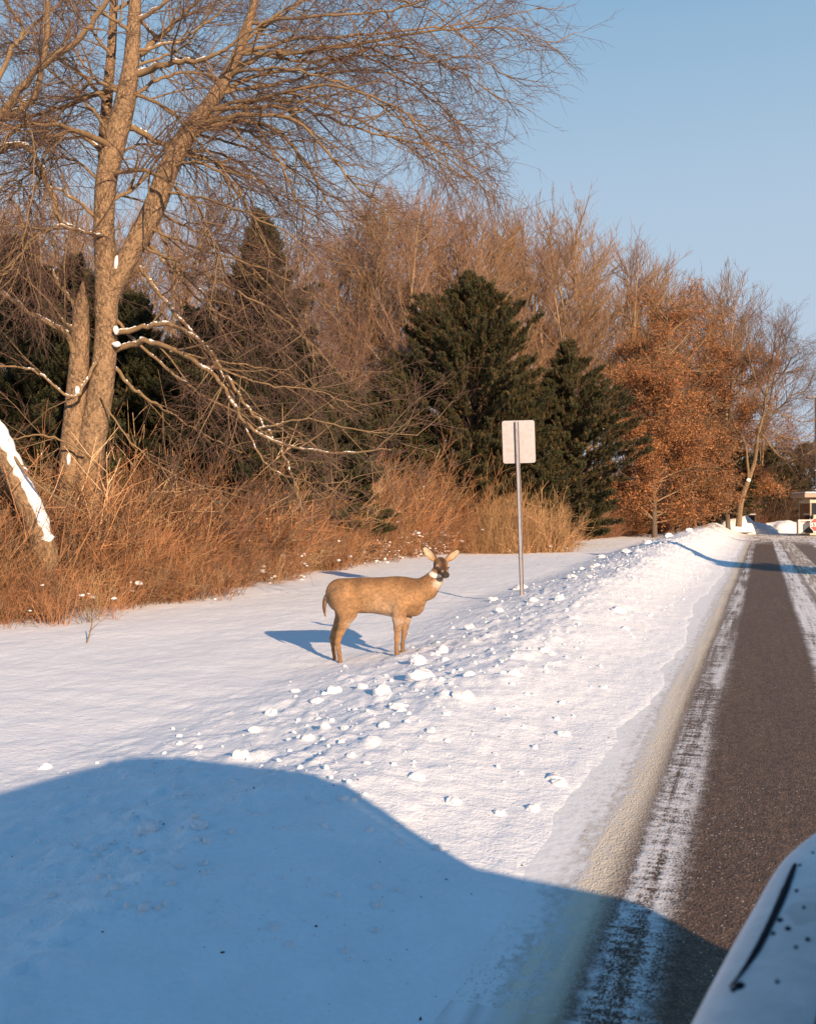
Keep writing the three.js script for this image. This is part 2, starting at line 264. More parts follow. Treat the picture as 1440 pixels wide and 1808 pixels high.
{
  const f = (pts, r0, r1, o) => [pts, r0, r1, o];
  const base = at(142, 930, TZ); base.y = groundAt(base.x, base.z);
  const stems = [
    ['trunk', [[152, 1075], [152, 920], [160, 800], [178, 690], [187, 600], [187, 480], [184, 400], [188, 320], [203, 250], [219, 190], [232, 110], [238, 20], [243, -90], [250, -260]], [.36, .31, .265, .235, .215, .205, .195, .20, .215, .20, .15, .12, .10, .06]],
    ['broken_stem', [[122, 1075], [124, 920], [129, 800], [137, 690], [142, 600], [144, 540], [147, 497]], [.32, .28, .24, .205, .175, .14, .02]],
    ['fork', [[188, 560], [203, 500], [232, 445], [270, 372], [298, 298], [330, 238], [366, 190], [402, 132], [430, 70], [455, -20], [480, -140]], [.14, .19, .20, .205, .20, .18, .15, .115, .09, .07, .04]],
    ['fork', [[188, 330], [184, 270, .3], [189, 180, .5], [197, 90, .7], [202, -10, .9], [208, -140, 1]], [.11, .12, .105, .09, .075, .05]],
  ];
  const rnd = RNG(77), limbs = [];
  // arching fan to the right
  const fan = [
    [[400, 135], [470, 95], [560, 90], [740, 58], [860, 48], [985, 75]], [[420, 95], [520, 70], [640, 62], [800, 45], [955, 12]], [[385, 165], [450, 135], [560, 118], [690, 80], [800, 120], [880, 175]],
    [[385, 165], [480, 150], [600, 125], [700, 135], [790, 200], [868, 262]], [[360, 195], [460, 172], [580, 150], [690, 185], [770, 245], [845, 300]], [[350, 215], [440, 182], [540, 180], [640, 215], [740, 270], [830, 318]],
    [[340, 225], [420, 205], [510, 208], [580, 270], [640, 340], [715, 412]], [[335, 232], [420, 215], [490, 232], [545, 300], [590, 372], [660, 412]], [[325, 245], [390, 225], [450, 238], [500, 300], [535, 380], [560, 440]],
    [[360, 195], [450, 190], [540, 195], [640, 230], [760, 260], [875, 352]], [[430, 75], [500, 20], [580, -20], [680, -60]], [[410, 115], [480, 40], [540, 0], [620, -50]], [[440, 40], [560, 30], [680, 20], [790, -10], [880, -20]],
    [[300, 295], [350, 285], [410, 320], [450, 390], [480, 460]], [[310, 275], [370, 265], [440, 300], [500, 370], [540, 430]], [[425, 85], [540, 110], [640, 100], [740, 150], [810, 215], [850, 270]], [[405, 130], [500, 120], [610, 150], [720, 220], [800, 300]],
    [[420, 95], [510, 95], [620, 78], [730, 110], [830, 100], [905, 140]], [[450, -20], [560, -30], [660, -10], [760, 20], [850, 90]], [[330, 238], [400, 250], [470, 275], [560, 330], [640, 385]], [[310, 270], [390, 290], [470, 330], [540, 370], [610, 440]],
    [[270, 372], [330, 400], [400, 440], [455, 520], [480, 600]], [[255, 400], [330, 430], [420, 460], [520, 500], [600, 570]], [[285, 340], [360, 350], [440, 380], [520, 420], [590, 490]], [[240, 430], [330, 470], [430, 520], [520, 580], [590, 650]],
  ];
  fan.forEach((p, k) => { const s = (rnd() - .5) * 5, n = p.length, thin = k > 20; limbs.push(f(p.map(([x, y], i) => [x, y, s * i / (n - 1) + (i ? (rnd() - .5) * .5 : 0)]), k < 10 ? mix(.034, .062, rnd()) : .034, .007, { grav: -.02, up: -.03, n2: thin ? 2.8 : 4.3, len: .74 })); });
  // upper crown, left and middle
  const crown = [
    [[238, 130], [300, 112], [370, 100], [440, 55], [520, 10]], [[238, 145], [172, 166], [90, 197], [0, 214], [-90, 240]], [[232, 110], [290, 60], [350, 0], [420, -60]], [[215, 215], [290, 255], [380, 290], [450, 360]], [[200, 260], [120, 225], [40, 222], [-40, 250]],
    [[188, 330], [120, 280], [70, 290], [20, 350], [-10, 430]], [[195, 280], [130, 230], [95, 250], [60, 340], [40, 450]], [[200, 240], [150, 180], [80, 120], [0, 60]], [[236, 60], [180, 20], [110, -30]], [[238, 40], [300, 0], [350, -50]], [[190, 180], [130, 120], [60, 90], [-20, 100]],
    [[197, 100], [150, 40], [90, -20]], [[184, 395], [130, 350], [95, 330], [60, 300], [40, 240]], [[186, 360], [240, 330], [300, 250], [360, 200]], [[220, 190], [280, 140], [350, 130], [430, 150], [520, 190]], [[235, 90], [320, 70], [400, 10], [460, -40]], [[230, 120], [310, 90], [360, 40], [400, -30]],
    [[188, 300], [230, 260], [310, 250], [360, 220]], [[186, 420], [150, 410], [100, 400], [50, 430], [0, 500]], [[200, 20], [260, -20], [300, -80]], [[225, 170], [160, 130], [120, 60], [100, -20]],
    [[238, 20], [270, 60], [330, 110], [400, 150], [470, 170]], [[225, 160], [290, 190], [350, 250], [400, 310], [420, 400]], [[190, 310], [250, 300], [310, 330], [360, 390], [390, 460]],
  ];
  crown.forEach((p, k) => { const s = (rnd() - .5) * 6, n = p.length; limbs.push(f(p.map(([x, y], i) => [x, y, s * i / (n - 1)]), k < 5 ? .075 : mix(.03, .05, rnd()), .008, { grav: -.025, up: 0, n2: 6, snow: k % 3 === 0 ? .5 : 0 })); });
  // low limbs that carry snow
  limbs.push(
    f([[205, 618], [255, 603, -.3], [310, 620, -.6], [368, 654, -.9], [400, 692, -1.1], [432, 745, -1.3], [500, 786, -1.5], [600, 800, -1.7], [690, 792, -2]], .06, .014, { snow: .92, grav: 0, n2: 2.2 }),
    f([[202, 590], [250, 578, -.2], [292, 572, -.4], [350, 598, -.6], [388, 645, -.8], [432, 712, -1], [482, 772, -1.3], [520, 850, -1.5], [532, 900, -1.6]], .055, .014, { snow: .9, grav: 0, n2: 2.2 }),
    f([[248, 472, .2], [290, 530, 0], [345, 592, -.3], [380, 640, -.5], [430, 730, -.8]], .045, .016, { snow: .95, grav: -.02, n2: 2.2 }), f([[262, 430, .3], [300, 470, .4], [360, 520, .6], [400, 600, .8], [440, 680, 1]], .04, .012, { snow: .5, n2: 2.2 }),
    f([[205, 650], [240, 690, .3], [285, 720, .6], [350, 760, .9], [430, 800, 1.2]], .04, .012, { snow: .3, n2: 2.2 }), f([[138, 640], [118, 592, -.2], [62, 556, -.5], [0, 516, -.8], [-70, 470, -1]], .07, .03, { snow: .95, n2: 2 }),
    f([[170, 640, -.3], [130, 700, -.6], [60, 655, -.8], [0, 645, -1], [-80, 640, -1]], .035, .012, { snow: .6, n2: 2.2 }), f([[132, 545], [106, 502, -.1], [86, 470, -.2]], .04, .028, { snow: .9, n2: .4 }), f([[135, 580], [112, 568, -.2], [102, 556, -.3]], .03, .02, { snow: .95, n2: 0 }),
    f([[150, 800, -.5], [90, 770, -.7], [30, 775, -.9], [-40, 800, -1]], .022, .01, { n2: 2.2 }), f([[178, 700, -.3], [240, 790, -.5], [330, 850, -.7], [400, 870, -.8]], .02, .008, { n2: 2.4 }), f([[200, 560], [280, 640, .4], [400, 720, .7], [520, 760, 1], [600, 830, 1.2]], .036, .01, { snow: .4, n2: 2.4 }),
    f([[300, 620, -.6], [400, 640, -.4], [500, 660, -.2], [590, 720, 0]], .022, .008, { n2: 2.8 }), f([[380, 650, -.9], [470, 680, -1], [560, 690, -1.2], [640, 730, -1.3]], .022, .008, { n2: 2.8 }), f([[450, 760, -1.3], [540, 740, -1.5], [640, 760, -1.8], [740, 770, -2]], .02, .007, { n2: 2.8, snow: .2 }), f([[430, 740, -1.2], [470, 820, -1.4], [540, 850, -1.6], [620, 850, -1.7]], .02, .007, { n2: 2.8, snow: .5 }),
    f([[300, 480, .5], [380, 490, .6], [470, 540, .8], [560, 620, 1]], .03, .008, { n2: 2.6 }), f([[350, 420, .4], [440, 470, .5], [520, 560, .7], [560, 650, .9]], .03, .008, { n2: 2.6 }), f([[270, 380], [340, 520, .3], [400, 560, .5], [500, 620, .7], [570, 700, .9]], .03, .008, { n2: 2.6 }),
  );
  const T = buildTree('bare_tree', 'large leafless tree with forked tan trunk and a broken stem, snow on its low limbs', base, stems, limbs, 5);
  // snow lodged in the forks and on the broken stem
  const lump = (px, py, d, sx, sy, sz) => { const g = new THREE.IcosahedronGeometry(1, 2), a = g.attributes.position; for (let k = 0; k < a.count; k++) { const q = V(a.getX(k), a.getY(k), a.getZ(k)), n = .75 + .5 * fbm(q.x * 2 + px, q.y * 2 + q.z * 2, 2, 3); a.setXYZ(k, q.x * n, q.y * n, q.z * n); } g.scale(sx, sy, sz); const p = at(px, py, TZ + d); g.translate(p.x - base.x, p.y - base.y, p.z - base.z); const m = mergeVertices(g.deleteAttribute('uv') && g); m.computeVertexNormals(); return m; };
  const lumps = [lump(207, 466, -.12, .06, .16, .09), lump(205, 583, -.2, .05, .09, .08), lump(206, 608, -.18, .08, .06, .08), lump(137, 690, -.20, .05, .09, .05), lump(122, 812, -.24, .04, .12, .05)];
  for (const g of T.snow) part('snow_cap', T.shift(g), M.clod, T.root); for (const g of lumps) part('fork_snow', g, M.clod, T.root);
}
{ // neighbour to the left, trunk outside the frame, limbs reach in
  const base = at(-75, 930, 18); base.y = groundAt(base.x, base.z);
  const limbs = [[[[-48, 330], [0, 205, -.3], [60, 130, -.5], [150, 58, -.7], [198, -15, -.9]], .085, .04, { n2: 3 }], [[[-50, 400], [0, 215, -.2], [50, 185, -.4], [80, 90, -.5], [86, -30, -.6]], .08, .04, { n2: 3, snow: .5 }], [[[-40, 260], [20, 90, .2], [42, 55, .4], [8, 0, .6], [-20, -60, .7]], .05, .02, { n2: 4 }], [[[-44, 300], [40, 255, .3], [90, 340, .5], [108, 390, .6], [135, 408, .7]], .06, .045, { n2: 1.6, snow: .95 }], [[[-50, 420], [10, 340, -.3], [50, 440, -.4], [40, 560, -.5]], .02, .008, { n2: 4 }], [[[-46, 340], [30, 180, -.9], [60, 260, -1.1], [45, 420, -1.2], [22, 520, -1.3]], .018, .007, { n2: 4 }], [[[-46, 360], [40, 220, 1], [120, 230, 1.3], [170, 280, 1.6]], .035, .01, {}], [[[-48, 380], [30, 320, 1], [90, 420, 1.2], [110, 520, 1.4]], .03, .01, {}]];
  const T = buildTree('bare_tree', 'leafless tree at the brush edge whose limbs cross those of the forked tree', base, [['trunk', [[-75, 1100], [-72, 930], [-60, 620], [-50, 420], [-42, 250], [-36, 60]], [.3, .26, .22, .2, .16, .1]]], limbs, 9, 18);
  for (const g of T.snow) part('snow_cap', T.shift(g), M.clod, T.root);
}
{ // snow covered trunk leaning at the left edge
  const Z = 16.5, base = at(78, 960, Z); base.y = groundAt(base.x, base.z);
  const root = thing('fallen_trunk', 'leaning dead trunk with a thick strip of snow along its upper side', 'trunk', base), g = new GB(), s = new GB(), rnd = RNG(3);
  const P = smooth(px3([[88, 1010], [66, 925], [28, 842], [-14, 755], [-60, 660]], Z), 40); g.tube(P, P.map((_, k) => .20 - .0008 * k + .012 * rnd()), 12, true);
  const Q = P.map((p, k) => p.clone().add(V(.10, .075, .075))); s.tube(Q, Q.map((_, k) => Math.max(.012, (k < 6 ? .02 : .105) + .11 * (fbm(k * .7, 1, 3) - .5))), 10);
  for (const [gg, n, m] of [[g, 'log', M.bark], [s, 'snow_cap', M.clod]]) { const G = gg.geo(); G.translate(-base.x, -base.y, -base.z); part(n, G, m, root); }
  const b = new GB(), tw = new GB(), L = smooth(px3([[8, 780], [60, 850, -.4], [150, 905, -.8]], Z), 12); b.tube(L, taper(12, .03, .012), 6); growLimb(b, tw, L, .03, rnd, { n2: 2 });
  for (const [gg, n] of [[b, 'limb'], [tw, 'twigs']]) { const G = gg.geo(); G.translate(-base.x, -base.y, -base.z); part(n, G, M.limb, root); }
}

// ---------------------------------------------------------------- woodland trees (leafless): prototypes, then one object per tree
function farTree(seed, H, spread) {
  const rnd = RNG(seed), trunk = new GB(), crown = new GB();
  const T = sway(V(0, -.2, 0), V((rnd() - .5) * .06, 1, (rnd() - .5) * .06), H, 14, .10, .02, rnd); trunk.tube(T, taper(14, .19, .02), 7);
  const nb = 34;
  for (let a = 0; a < nb; a++) {
    const t = mix(.20, .97, Math.pow((a + rnd()) / nb, .8)), [p] = alongPath(T, t), az = rnd() * 6.283, e = mix(.35, 1.2, rnd());
    const len = H * spread * (1 - .72 * t) * mix(.65, 1.15, rnd()), d = V(Math.cos(az) * Math.cos(e), Math.sin(e), Math.sin(az) * Math.cos(e)), B = sway(p, d, len, 5, .22, .06, rnd);
    trunk.tube(B, taper(5, .058 * (1 - .6 * t), .014), 4);
    const n2 = Math.round(len * 2.6) + 2;
    for (let b = 0; b < n2; b++) {
      const [q, U] = alongPath(B, mix(.18, .999, (b + rnd()) / n2)), S = sway(q, sideDir(U, mix(.3, .75, rnd()), rnd, .25), mix(.8, 1.9, rnd()), 2, .25, .05, rnd); crown.tube(S, taper(2, .015, .008), 3);
      for (let c = 0; c < 4; c++) { const [z, W] = alongPath(S, mix(.15, .99, rnd())), X = sway(z, sideDir(W, mix(.3, .7, rnd()), rnd, .2), mix(.35, .85, rnd()), 1, .2, .02, rnd); crown.tube(X, [.0095, .0055], 3); }
    }
  }
  return { trunk: trunk.geo(), crown: crown.geo(), H, T };
}
const protos = [1, 2, 3, 4, 5].map((s) => farTree(s * 17, 18, [.34, .30, .38, .32, .36][s - 1]));
{
  const rnd = RNG(404), rows = [];
  const top = (x) => { const k = [[-100, 330], [150, 360], [400, 400], [560, 395], [680, 372], [770, 352], [880, 385], [990, 376], [1080, 440], [1150, 440], [1240, 470], [1330, 535], [1390, 620], [1440, 700]]; for (let i = 0; i < k.length - 1; i++) if (x <= k[i + 1][0]) return mix(k[i][1], k[i + 1][1], (x - k[i][0]) / (k[i + 1][0] - k[i][0])); return 700; };
  const deep = (x) => 24 * sstep(980, 1130, x);
  for (let x = -40; x < 1345; x += 24) rows.push([x + (rnd() - .5) * 34, mix(48, 60, rnd()) + deep(x), 1]);
  for (let x = 560; x < 1320; x += 30) rows.push([x + (rnd() - .5) * 40, mix(62, 80, rnd()) + deep(x), .97]);
  for (let x = 590; x < 900; x += 80) rows.push([x + (rnd() - .5) * 40, mix(43, 47, rnd()), .66]);
  const lab = (x, Z, k) => k < .7 ? 'young leafless tree standing close behind the cedars at the wood edge' : x < 300 ? 'leafless woodland tree behind the large forked tree' : x < 640 ? 'leafless woodland tree behind the pointed cedar and the snowy limbs' : x < 960 ? 'tall leafless woodland tree rising behind the broad cedar' : x < 1110 ? 'tall leafless woodland tree rising behind the narrower cedar' : 'tall leafless woodland tree rising above the rusty oaks';
  for (const [x, Z, k] of rows) {
    const y = top(x) + Math.pow(rnd(), 1.3) * 80 + 18 * sstep(1040, 1120, x) - 4, Hh = (EYE + (904 - y) / FOCAL * Z) * k, pr = protos[Math.floor(rnd() * 5)], p = at(x, 904, Z); p.y = groundAt(p.x, p.z) - .05;
    const g = thing('woodland_tree', lab(x, Z, k), 'tree', p, rnd() * 6.28, 'leafless trees of the wood behind the field'), s = Hh / pr.H; g.scale.set(s * 1.08, s, s * 1.08);
    part('trunk', pr.trunk, M.farTrunk, g); part('crown', pr.crown, rnd() < .5 ? M.farTwig : M.farTwigRed, g);
  }
  // slender tree on the far verge whose shadow crosses the road
  const p = V(23, 0, -41); p.y = groundAt(p.x, p.z) - .05; const g = thing('verge_tree', 'slender leafless tree on the verge across the road from the field', 'tree', p, 1); g.scale.setScalar(.5); part('trunk', protos[1].trunk, M.farTrunk, g); part('crown', protos[1].crown, M.farTwig, g);
}

// ---------------------------------------------------------------- cedars
function cedarSpray(seed) {
  const r = RNG(seed), g = new GB();
  for (let k = 0; k < 16; k++) {
    const t = k / 16, a = k * 2.4, c = V((r() - .5) * .02, t * .20, (r() - .5) * .02), d = V(Math.cos(a), .9 + .5 * r(), Math.sin(a)).normalize(), l = mix(.13, .06, t) * mix(.7, 1.2, r()), e = c.clone().addScaledVector(d, l), w = V(-Math.sin(a), (r() - .5) * .6, Math.cos(a)).multiplyScalar(.016);
    const m = c.clone().lerp(e, .5); g.tri(c, m.clone().add(w), e); g.tri(c, e, m.clone().sub(w).add(V(0, .006, 0)));
  }
  return g.geo();
}
const sprays = [cedarSpray(1), cedarSpray(2)];
function cedar(label, px, Z, H, R, seed, n = 330, group = 'cedars along the edge of the wood', base = null) {
  const rnd = RNG(seed), brown = Z < 33 ? .03 : .24, p = base ?? at(px, 904, Z); p.y = groundAt(p.x, p.z) - .03;
  const root = thing('cedar_tree', label, 'tree', p, 0, group), tr = new GB(); tr.tube(sway(V(0, -.1, 0), V(0, 1, 0), H * .96, 8, .04, .02, rnd), taper(8, .16, .02), 7);
  const mats = [[], []], cols = [[], []], m4 = new THREE.Matrix4(), q = new THREE.Quaternion(), Y = V(0, 1, 0), wood = new GB();
  for (let b = 0; b < n; b++) {
    const t = Math.pow((b + rnd()) / n, 1.25), y = mix(.02, .985, t) * H, az = rnd() * 6.283, lobes = .58 + .80 * vn(Math.cos(az) * 1.5 + seed, Math.sin(az) * 1.5 + y * .42, seed);
    const prof = Math.min(1, Math.pow(1 - t, .82) * 1.5) * (.72 + .28 * sstep(0, .16, t)) * lobes, len = Math.max(.25, R * prof * mix(.72, 1.12, rnd())), el = mix(.1, .55, rnd()) + t * .5;
    const B = sway(V(0, y, 0), V(Math.cos(az) * Math.cos(el), Math.sin(el), Math.sin(az) * Math.cos(el)), len, 6, .16, -.015, rnd); wood.tube(B, taper(6, .022, .006), 3);
    const ns = Math.round(16 + len * 31);
    for (let k = 0; k < ns; k++) {
      const s = Math.pow(rnd(), .55), [c, T] = alongPath(B, mix(.22, .999, s)), jit = .30 * (1 - .45 * s); c.add(V((rnd() - .5) * jit * 1.5, (rnd() - .5) * jit, (rnd() - .5) * jit * 1.5));
      const d = T.clone().multiplyScalar(.8).add(V((rnd() - .5) * 1.1, .35 + rnd() * .5, (rnd() - .5) * 1.1)).normalize(), i = rnd() < .5 ? 0 : 1, sc = mix(.5, 1.05, rnd());
      q.setFromUnitVectors(Y, d); m4.compose(c, q, V(sc, sc, sc)); mats[i].push(m4.clone());
      const br = rnd(), k2 = mix(.55, 1.35, rnd()); cols[i].push(br < brown ? lin(.12 * k2, .07 * k2, .025 * k2) : lin(.046 * k2, .046 * k2, .0155 * k2));
    }
  }
  part('trunk', tr.geo(), M.cedarTrunk, root); part('branches', wood.geo(), M.cedarTrunk, root);
  const crown = new THREE.Group(); crown.name = 'crown'; root.add(crown);
  copies('foliage', sprays[0], M.cedar, mats[0], cols[0], crown); copies('foliage', sprays[1], M.cedar, mats[1], cols[1], crown);
  // scattered snow caught on the outer branches
  const sn = [], cl = RNG(seed + 5), at0 = V(); for (let k = 0; k < 22; k++) { const src = mats[k & 1]; at0.setFromMatrixPosition(src[Math.floor(cl() * src.length)]); if (Math.hypot(at0.x, at0.z) < R * .35) continue; const s = mix(.02, .055, Math.pow(cl(), 2)); m4.compose(at0.clone().add(V(0, .06, 0)), q.setFromAxisAngle(Y, cl() * 6), V(s * mix(1, 2.8, cl()), s * .6, s)); sn.push(m4.clone()); }
  copies('snow_cap', clodGeo[0], M.clod, sn, null, root);
  return root;
}
function clodShape(seed, sub = 2) { const g = new THREE.IcosahedronGeometry(1, sub); g.deleteAttribute('uv'); g.deleteAttribute('normal'); const m = mergeVertices(g), a = m.attributes.position; for (let k = 0; k < a.count; k++) { const q = V(a.getX(k), a.getY(k), a.getZ(k)), n = .45 + .75 * fbm(q.x * 1.2 + seed * 9, q.y * 1.3 + q.z * 1.6, 2, seed) + .45 * fbm(q.x * 3.1 + seed, q.z * 3.1 - q.y * 3, 2, seed + 9); a.setXYZ(k, q.x * n, q.y * n * .8, q.z * n); } m.computeVertexNormals(); return m; }
const clodGeo = [1, 2, 3, 4, 5, 6].map((s) => { const g = clodShape(s).toNonIndexed(); g.computeVertexNormals(); return g; }), crumbGeo = [clodShape(11, 1), clodShape(12, 1)];
cedar('tall dark cedar with a pointed top behind the large forked tree', 462, 30, 10.6, 3.1, 21, 420);
cedar('broad dark cedar with a peaked crown behind the metal road sign', 832, 42, 11.6, 4.5, 22, 560);
cedar('narrower dark cedar with brown tips between the broad cedar and the rusty oaks', 1002, 43.5, 8.9, 3.0, 23, 380);
cedar('low dense cedar filling the gap beside the broad cedar', 700, 40.5, 7.2, 2.9, 24, 320);
cedar('dark cedar behind the leaning snowy trunk', 30, 26, 8.6, 3.2, 25, 360);
cedar('dark cedar close behind the broken stem of the forked tree', 235, 27, 7.4, 2.7, 26, 340);
cedar('dark cedar between the forked tree and the pointed cedar', 350, 26, 6.8, 2.5, 27, 320);
cedar('dark cedar beneath the drooping twigs of the forked tree', 560, 31, 6.2, 2.4, 28, 280);
cedar('dark spreading cedar just behind the snowy low limbs of the forked tree', 415, 27.5, 5.8, 2.4, 34, 320);
cedar('low dark cedar rising behind the brush under the tips of the snowy limbs', 515, 30, 5.0, 2.2, 35, 260);
cedar('dark cedar at the back of the brush left of the broken stem', 85, 23, 6.4, 2.2, 36, 300);
cedar('dark cedar behind the pale forked roadside tree', 1268, 67, 6.2, 3.2, 29, 260);
cedar('dark cedar at the far end of the road behind the low board', 1352, 84, 7.0, 3.6, 30, 220);
cedar('dark cedar at the wood edge beside the entrance booth', 1420, 88, 7.4, 4.4, 32, 220);
cedar('tall cedar deep behind the forked tree with bare twigs before it', 130, 31, 9.5, 3.0, 33, 340);
cedar('bushy cedar on the verge across the road, its shadow on the asphalt', 0, 0, 5.4, 1.25, 31, 240, null, V(14.6, 0, -17.2));

// ---------------------------------------------------------------- oaks that keep their rusty leaves
const leafG = (() => { const g = new GB(), r = RNG(8); for (let k = 0; k < 6; k++) { const c = V((r() - .5) * .26, (r() - .5) * .26, (r() - .5) * .26), a = V(r() - .5, r() - .5, r() - .5).normalize(), b = V(r() - .5, r() - .5, r() - .5).cross(a).normalize(), L = .036 + .024 * r(), n = V().crossVectors(a, b).multiplyScalar(.018); g.tri(c.clone().addScaledVector(a, -L), c.clone().addScaledVector(b, L * .55).add(n), c.clone().addScaledVector(a, L)); g.tri(c.clone().addScaledVector(a, -L), c.clone().addScaledVector(a, L), c.clone().addScaledVector(b, -L * .55).add(n)); } return g.geo(); })();
function oak(label, px, Z, H, R, seed, count, low = .18, lean = 0) {
  const rnd = RNG(seed), p = at(px, 904, Z); p.y = groundAt(p.x, p.z) - .03; const root = thing('oak_tree', label, 'tree', p, 0, 'rusty leaved oaks by the road');
  const tr = new GB(), wood = new GB(), T = sway(V(0, -.1, 0), V(lean, 1, 0), H * .95, 10, .10, .02, rnd); tr.tube(T, taper(10, .17, .03), 8);
  const mats = [], cols = [], m4 = new THREE.Matrix4(), e = new THREE.Euler(), q = new THREE.Quaternion(), nb = 64;
  for (let b = 0; b < nb; b++) {
    const t = mix(low, .95, (b + rnd()) / nb), [c] = alongPath(T, t), az = rnd() * 6.283, el = mix(-.15, .8, rnd()), prof = Math.sqrt(Math.max(.06, 1 - Math.pow((t - .45) / .58, 2)));
    const B = sway(c, V(Math.cos(az) * Math.cos(el), Math.sin(el), Math.sin(az) * Math.cos(el)), R * prof * mix(.7, 1.1, rnd()), 6, .3, 0, rnd); wood.tube(B, taper(6, .05, .012), 4);
    const n = Math.round(count / nb), dens = mix(.2, 1.5, rnd());
    for (let k = 0; k < 20; k++) { const [z, U] = alongPath(B, mix(.25, .99, rnd())), S = sway(z, sideDir(U, .7, rnd, .1), mix(.5, 1.3, rnd()), 2, .3, .02, rnd); wood.tube(S, taper(2, .012, .006), 3); }
    for (let k = 0; k < n * dens; k++) { const [z] = alongPath(B, mix(.2, .999, Math.pow(rnd(), .7))); z.add(V((rnd() + rnd() - 1) * .8, (rnd() + rnd() - 1) * .6, (rnd() + rnd() - 1) * .8)); q.setFromEuler(e.set(rnd() * 6, rnd() * 6, rnd() * 6)); const s = mix(.7, 1.5, rnd()); m4.compose(z, q, V(s, s, s)); mats.push(m4.clone()); const f = mix(.45, 1.25, rnd()), o = rnd(); cols.push(lin(mix(.27, .36, o) * f, mix(.105, .16, o) * f, mix(.038, .062, o) * f)); }
  }
  part('trunk', tr.geo(), M.oakBark, root); part('branches', wood.geo(), M.farTrunk, root); copies('crown', leafG, M.leaf, mats, cols, root); return root;
}
oak('tall oak with thin rusty leaves at the wood edge behind the narrower cedar', 1195, 60, 15.2, 4.8, 51, 5600, .16);
oak('oak dense with orange leaves reaching down over the snow bank', 1155, 54, 9.5, 3.6, 52, 9500, .08);
oak('rounded oak with orange leaves beside the bare spreading tree', 1285, 66, 12.6, 4.4, 53, 9000, .16);
oak('small oak with rusty leaves low in the shade of the taller oaks', 1225, 58, 6.4, 2.6, 54, 3800, .08);
oak('dull brown leaved oak at the end of the road', 1375, 92, 9.4, 5, 55, 4200, .15);

// bare spreading tree with a pale forked trunk by the road's end
{
  const Z = 61, base = at(1305, 904, Z); base.y = groundAt(base.x, base.z) - .03;
  const limbs = [[[[1331, 812], [1337, 770], [1346, 735], [1352, 690], [1362, 640], [1368, 590]], .12, .03], [[[1320, 845], [1317, 800], [1310, 770], [1298, 795 - 30], [1285, 748]], .09, .03], [[[1346, 735], [1375, 720], [1395, 700], [1420, 690], [1436, 660]], .07, .02], [[[1340, 760], [1370, 800], [1392, 812], [1415, 806], [1432, 795]], .07, .02], [[[1352, 690], [1380, 660], [1400, 625], [1412, 600]], .06, .015], [[[1350, 700], [1330, 660], [1318, 610], [1312, 560]], .06, .015], [[[1362, 640], [1385, 610], [1395, 575]], .05, .012], [[[1350, 720], [1390, 735], [1420, 745], [1440, 740]], .05, .015], [[[1340, 750], [1380, 770], [1410, 775], [1432, 765]], .045, .015], [[[1368, 660], [1400, 655], [1425, 640]], .04, .012], [[[1355, 660], [1340, 620], [1345, 580]], .04, .012]];
  const T = buildTree('bare_tree', 'bare spreading tree with pale curved trunk forking low beside the road', base, [['trunk', [[1303, 930], [1306, 895], [1312, 870], [1322, 843], [1331, 815], [1335, 790]], [.19, .17, .155, .14, .12, .1]]], limbs.map(([p, a, b]) => [p.map(([x, y], i) => [x, y, i * (x % 7 - 3) * .3]), a, b, { n2: 4.2, len: 1.4, up: .1, grav: 0 }]), 61, Z);
  part('fork_snow', (() => { const g = clodGeo[2].clone(); g.scale(.12, .16, .1); const p = at(1320, 848, Z - .1); g.translate(p.x - base.x, p.y - base.y, p.z - base.z); return g; })(), M.clod, T.root);
}

// ---------------------------------------------------------------- brush
function brushClump(seed, n, H, lean) {
  const r = RNG(seed), g = new GB();
  for (let k = 0; k < n; k++) {
    const az = r() * 6.283, s = mix(0, .32, r()), tilt = mix(.05, lean, r()), S = sway(V(Math.cos(az) * s, -.05, Math.sin(az) * s), V(Math.cos(az) * tilt, 1, Math.sin(az) * tilt), H * mix(.55, 1.1, r()), 4, .34, -.07, r);
    g.tube(S, taper(4, mix(.0045, .0085, r()), .0026), 3);
    for (let c = 0; c < 5; c++) { const [p, T] = alongPath(S, mix(.25, .98, r())); g.tube(sway(p, sideDir(T, mix(.4, 1.0, r()), r), mix(.14, .5, r()), 2, .4, -.03, r), taper(2, .0034, .002), 3); }
  }
  return g.geo();
}
const brushG = [brushClump(1, 15, 1.25, .9), brushClump(2, 15, 1.3, .7), brushClump(3, 12, 1.1, 1.3), brushClump(4, 16, 1.45, .5)];
function brushObject(name, label, place, count, seed, paint, group, girth = 1.1) {
  const rnd = RNG(seed), mats = [[], [], [], []], cols = [[], [], [], []], m4 = new THREE.Matrix4(), q = new THREE.Quaternion(), e = new THREE.Euler(); let first = null; const spots = [];
  for (let k = 0; k < count; k++) {
    const [x, z, h, kind] = place(rnd), y = groundAt(x, z), g = kind ?? Math.floor(rnd() * 4); first ??= V(x, y, z);
    q.setFromEuler(e.set((rnd() - .5) * .5, rnd() * 6.283, (rnd() - .5) * .5)); const s = h * mix(.75, 1.2, rnd()); m4.compose(V(x - first.x, y - first.y, z - first.z), q, V(s * girth, s, s * girth)); mats[g].push(m4.clone()); const f = mix(.45, 1.6, Math.pow(rnd(), 1.2)), c = paint(rnd, x, z); cols[g].push(lin(c[0] * f, c[1] * f, c[2] * f)); spots.push([x - first.x, y - first.y, z - first.z, s]);
  }
  const root = thing(name, label, group ? 'shrub' : 'brush', first, 0, group);
  brushG.forEach((g, i) => mats[i].length && copies('stems', g, M.brush, mats[i], cols[i], root));
  return { root, spots };
}
const edge = [[-16, 9], [-8, 12.2], [-5.2, 15.0], [-3.7, 20], [-2.6, 26], [-.2, 33], [3.6, 39], [6.4, 43]];
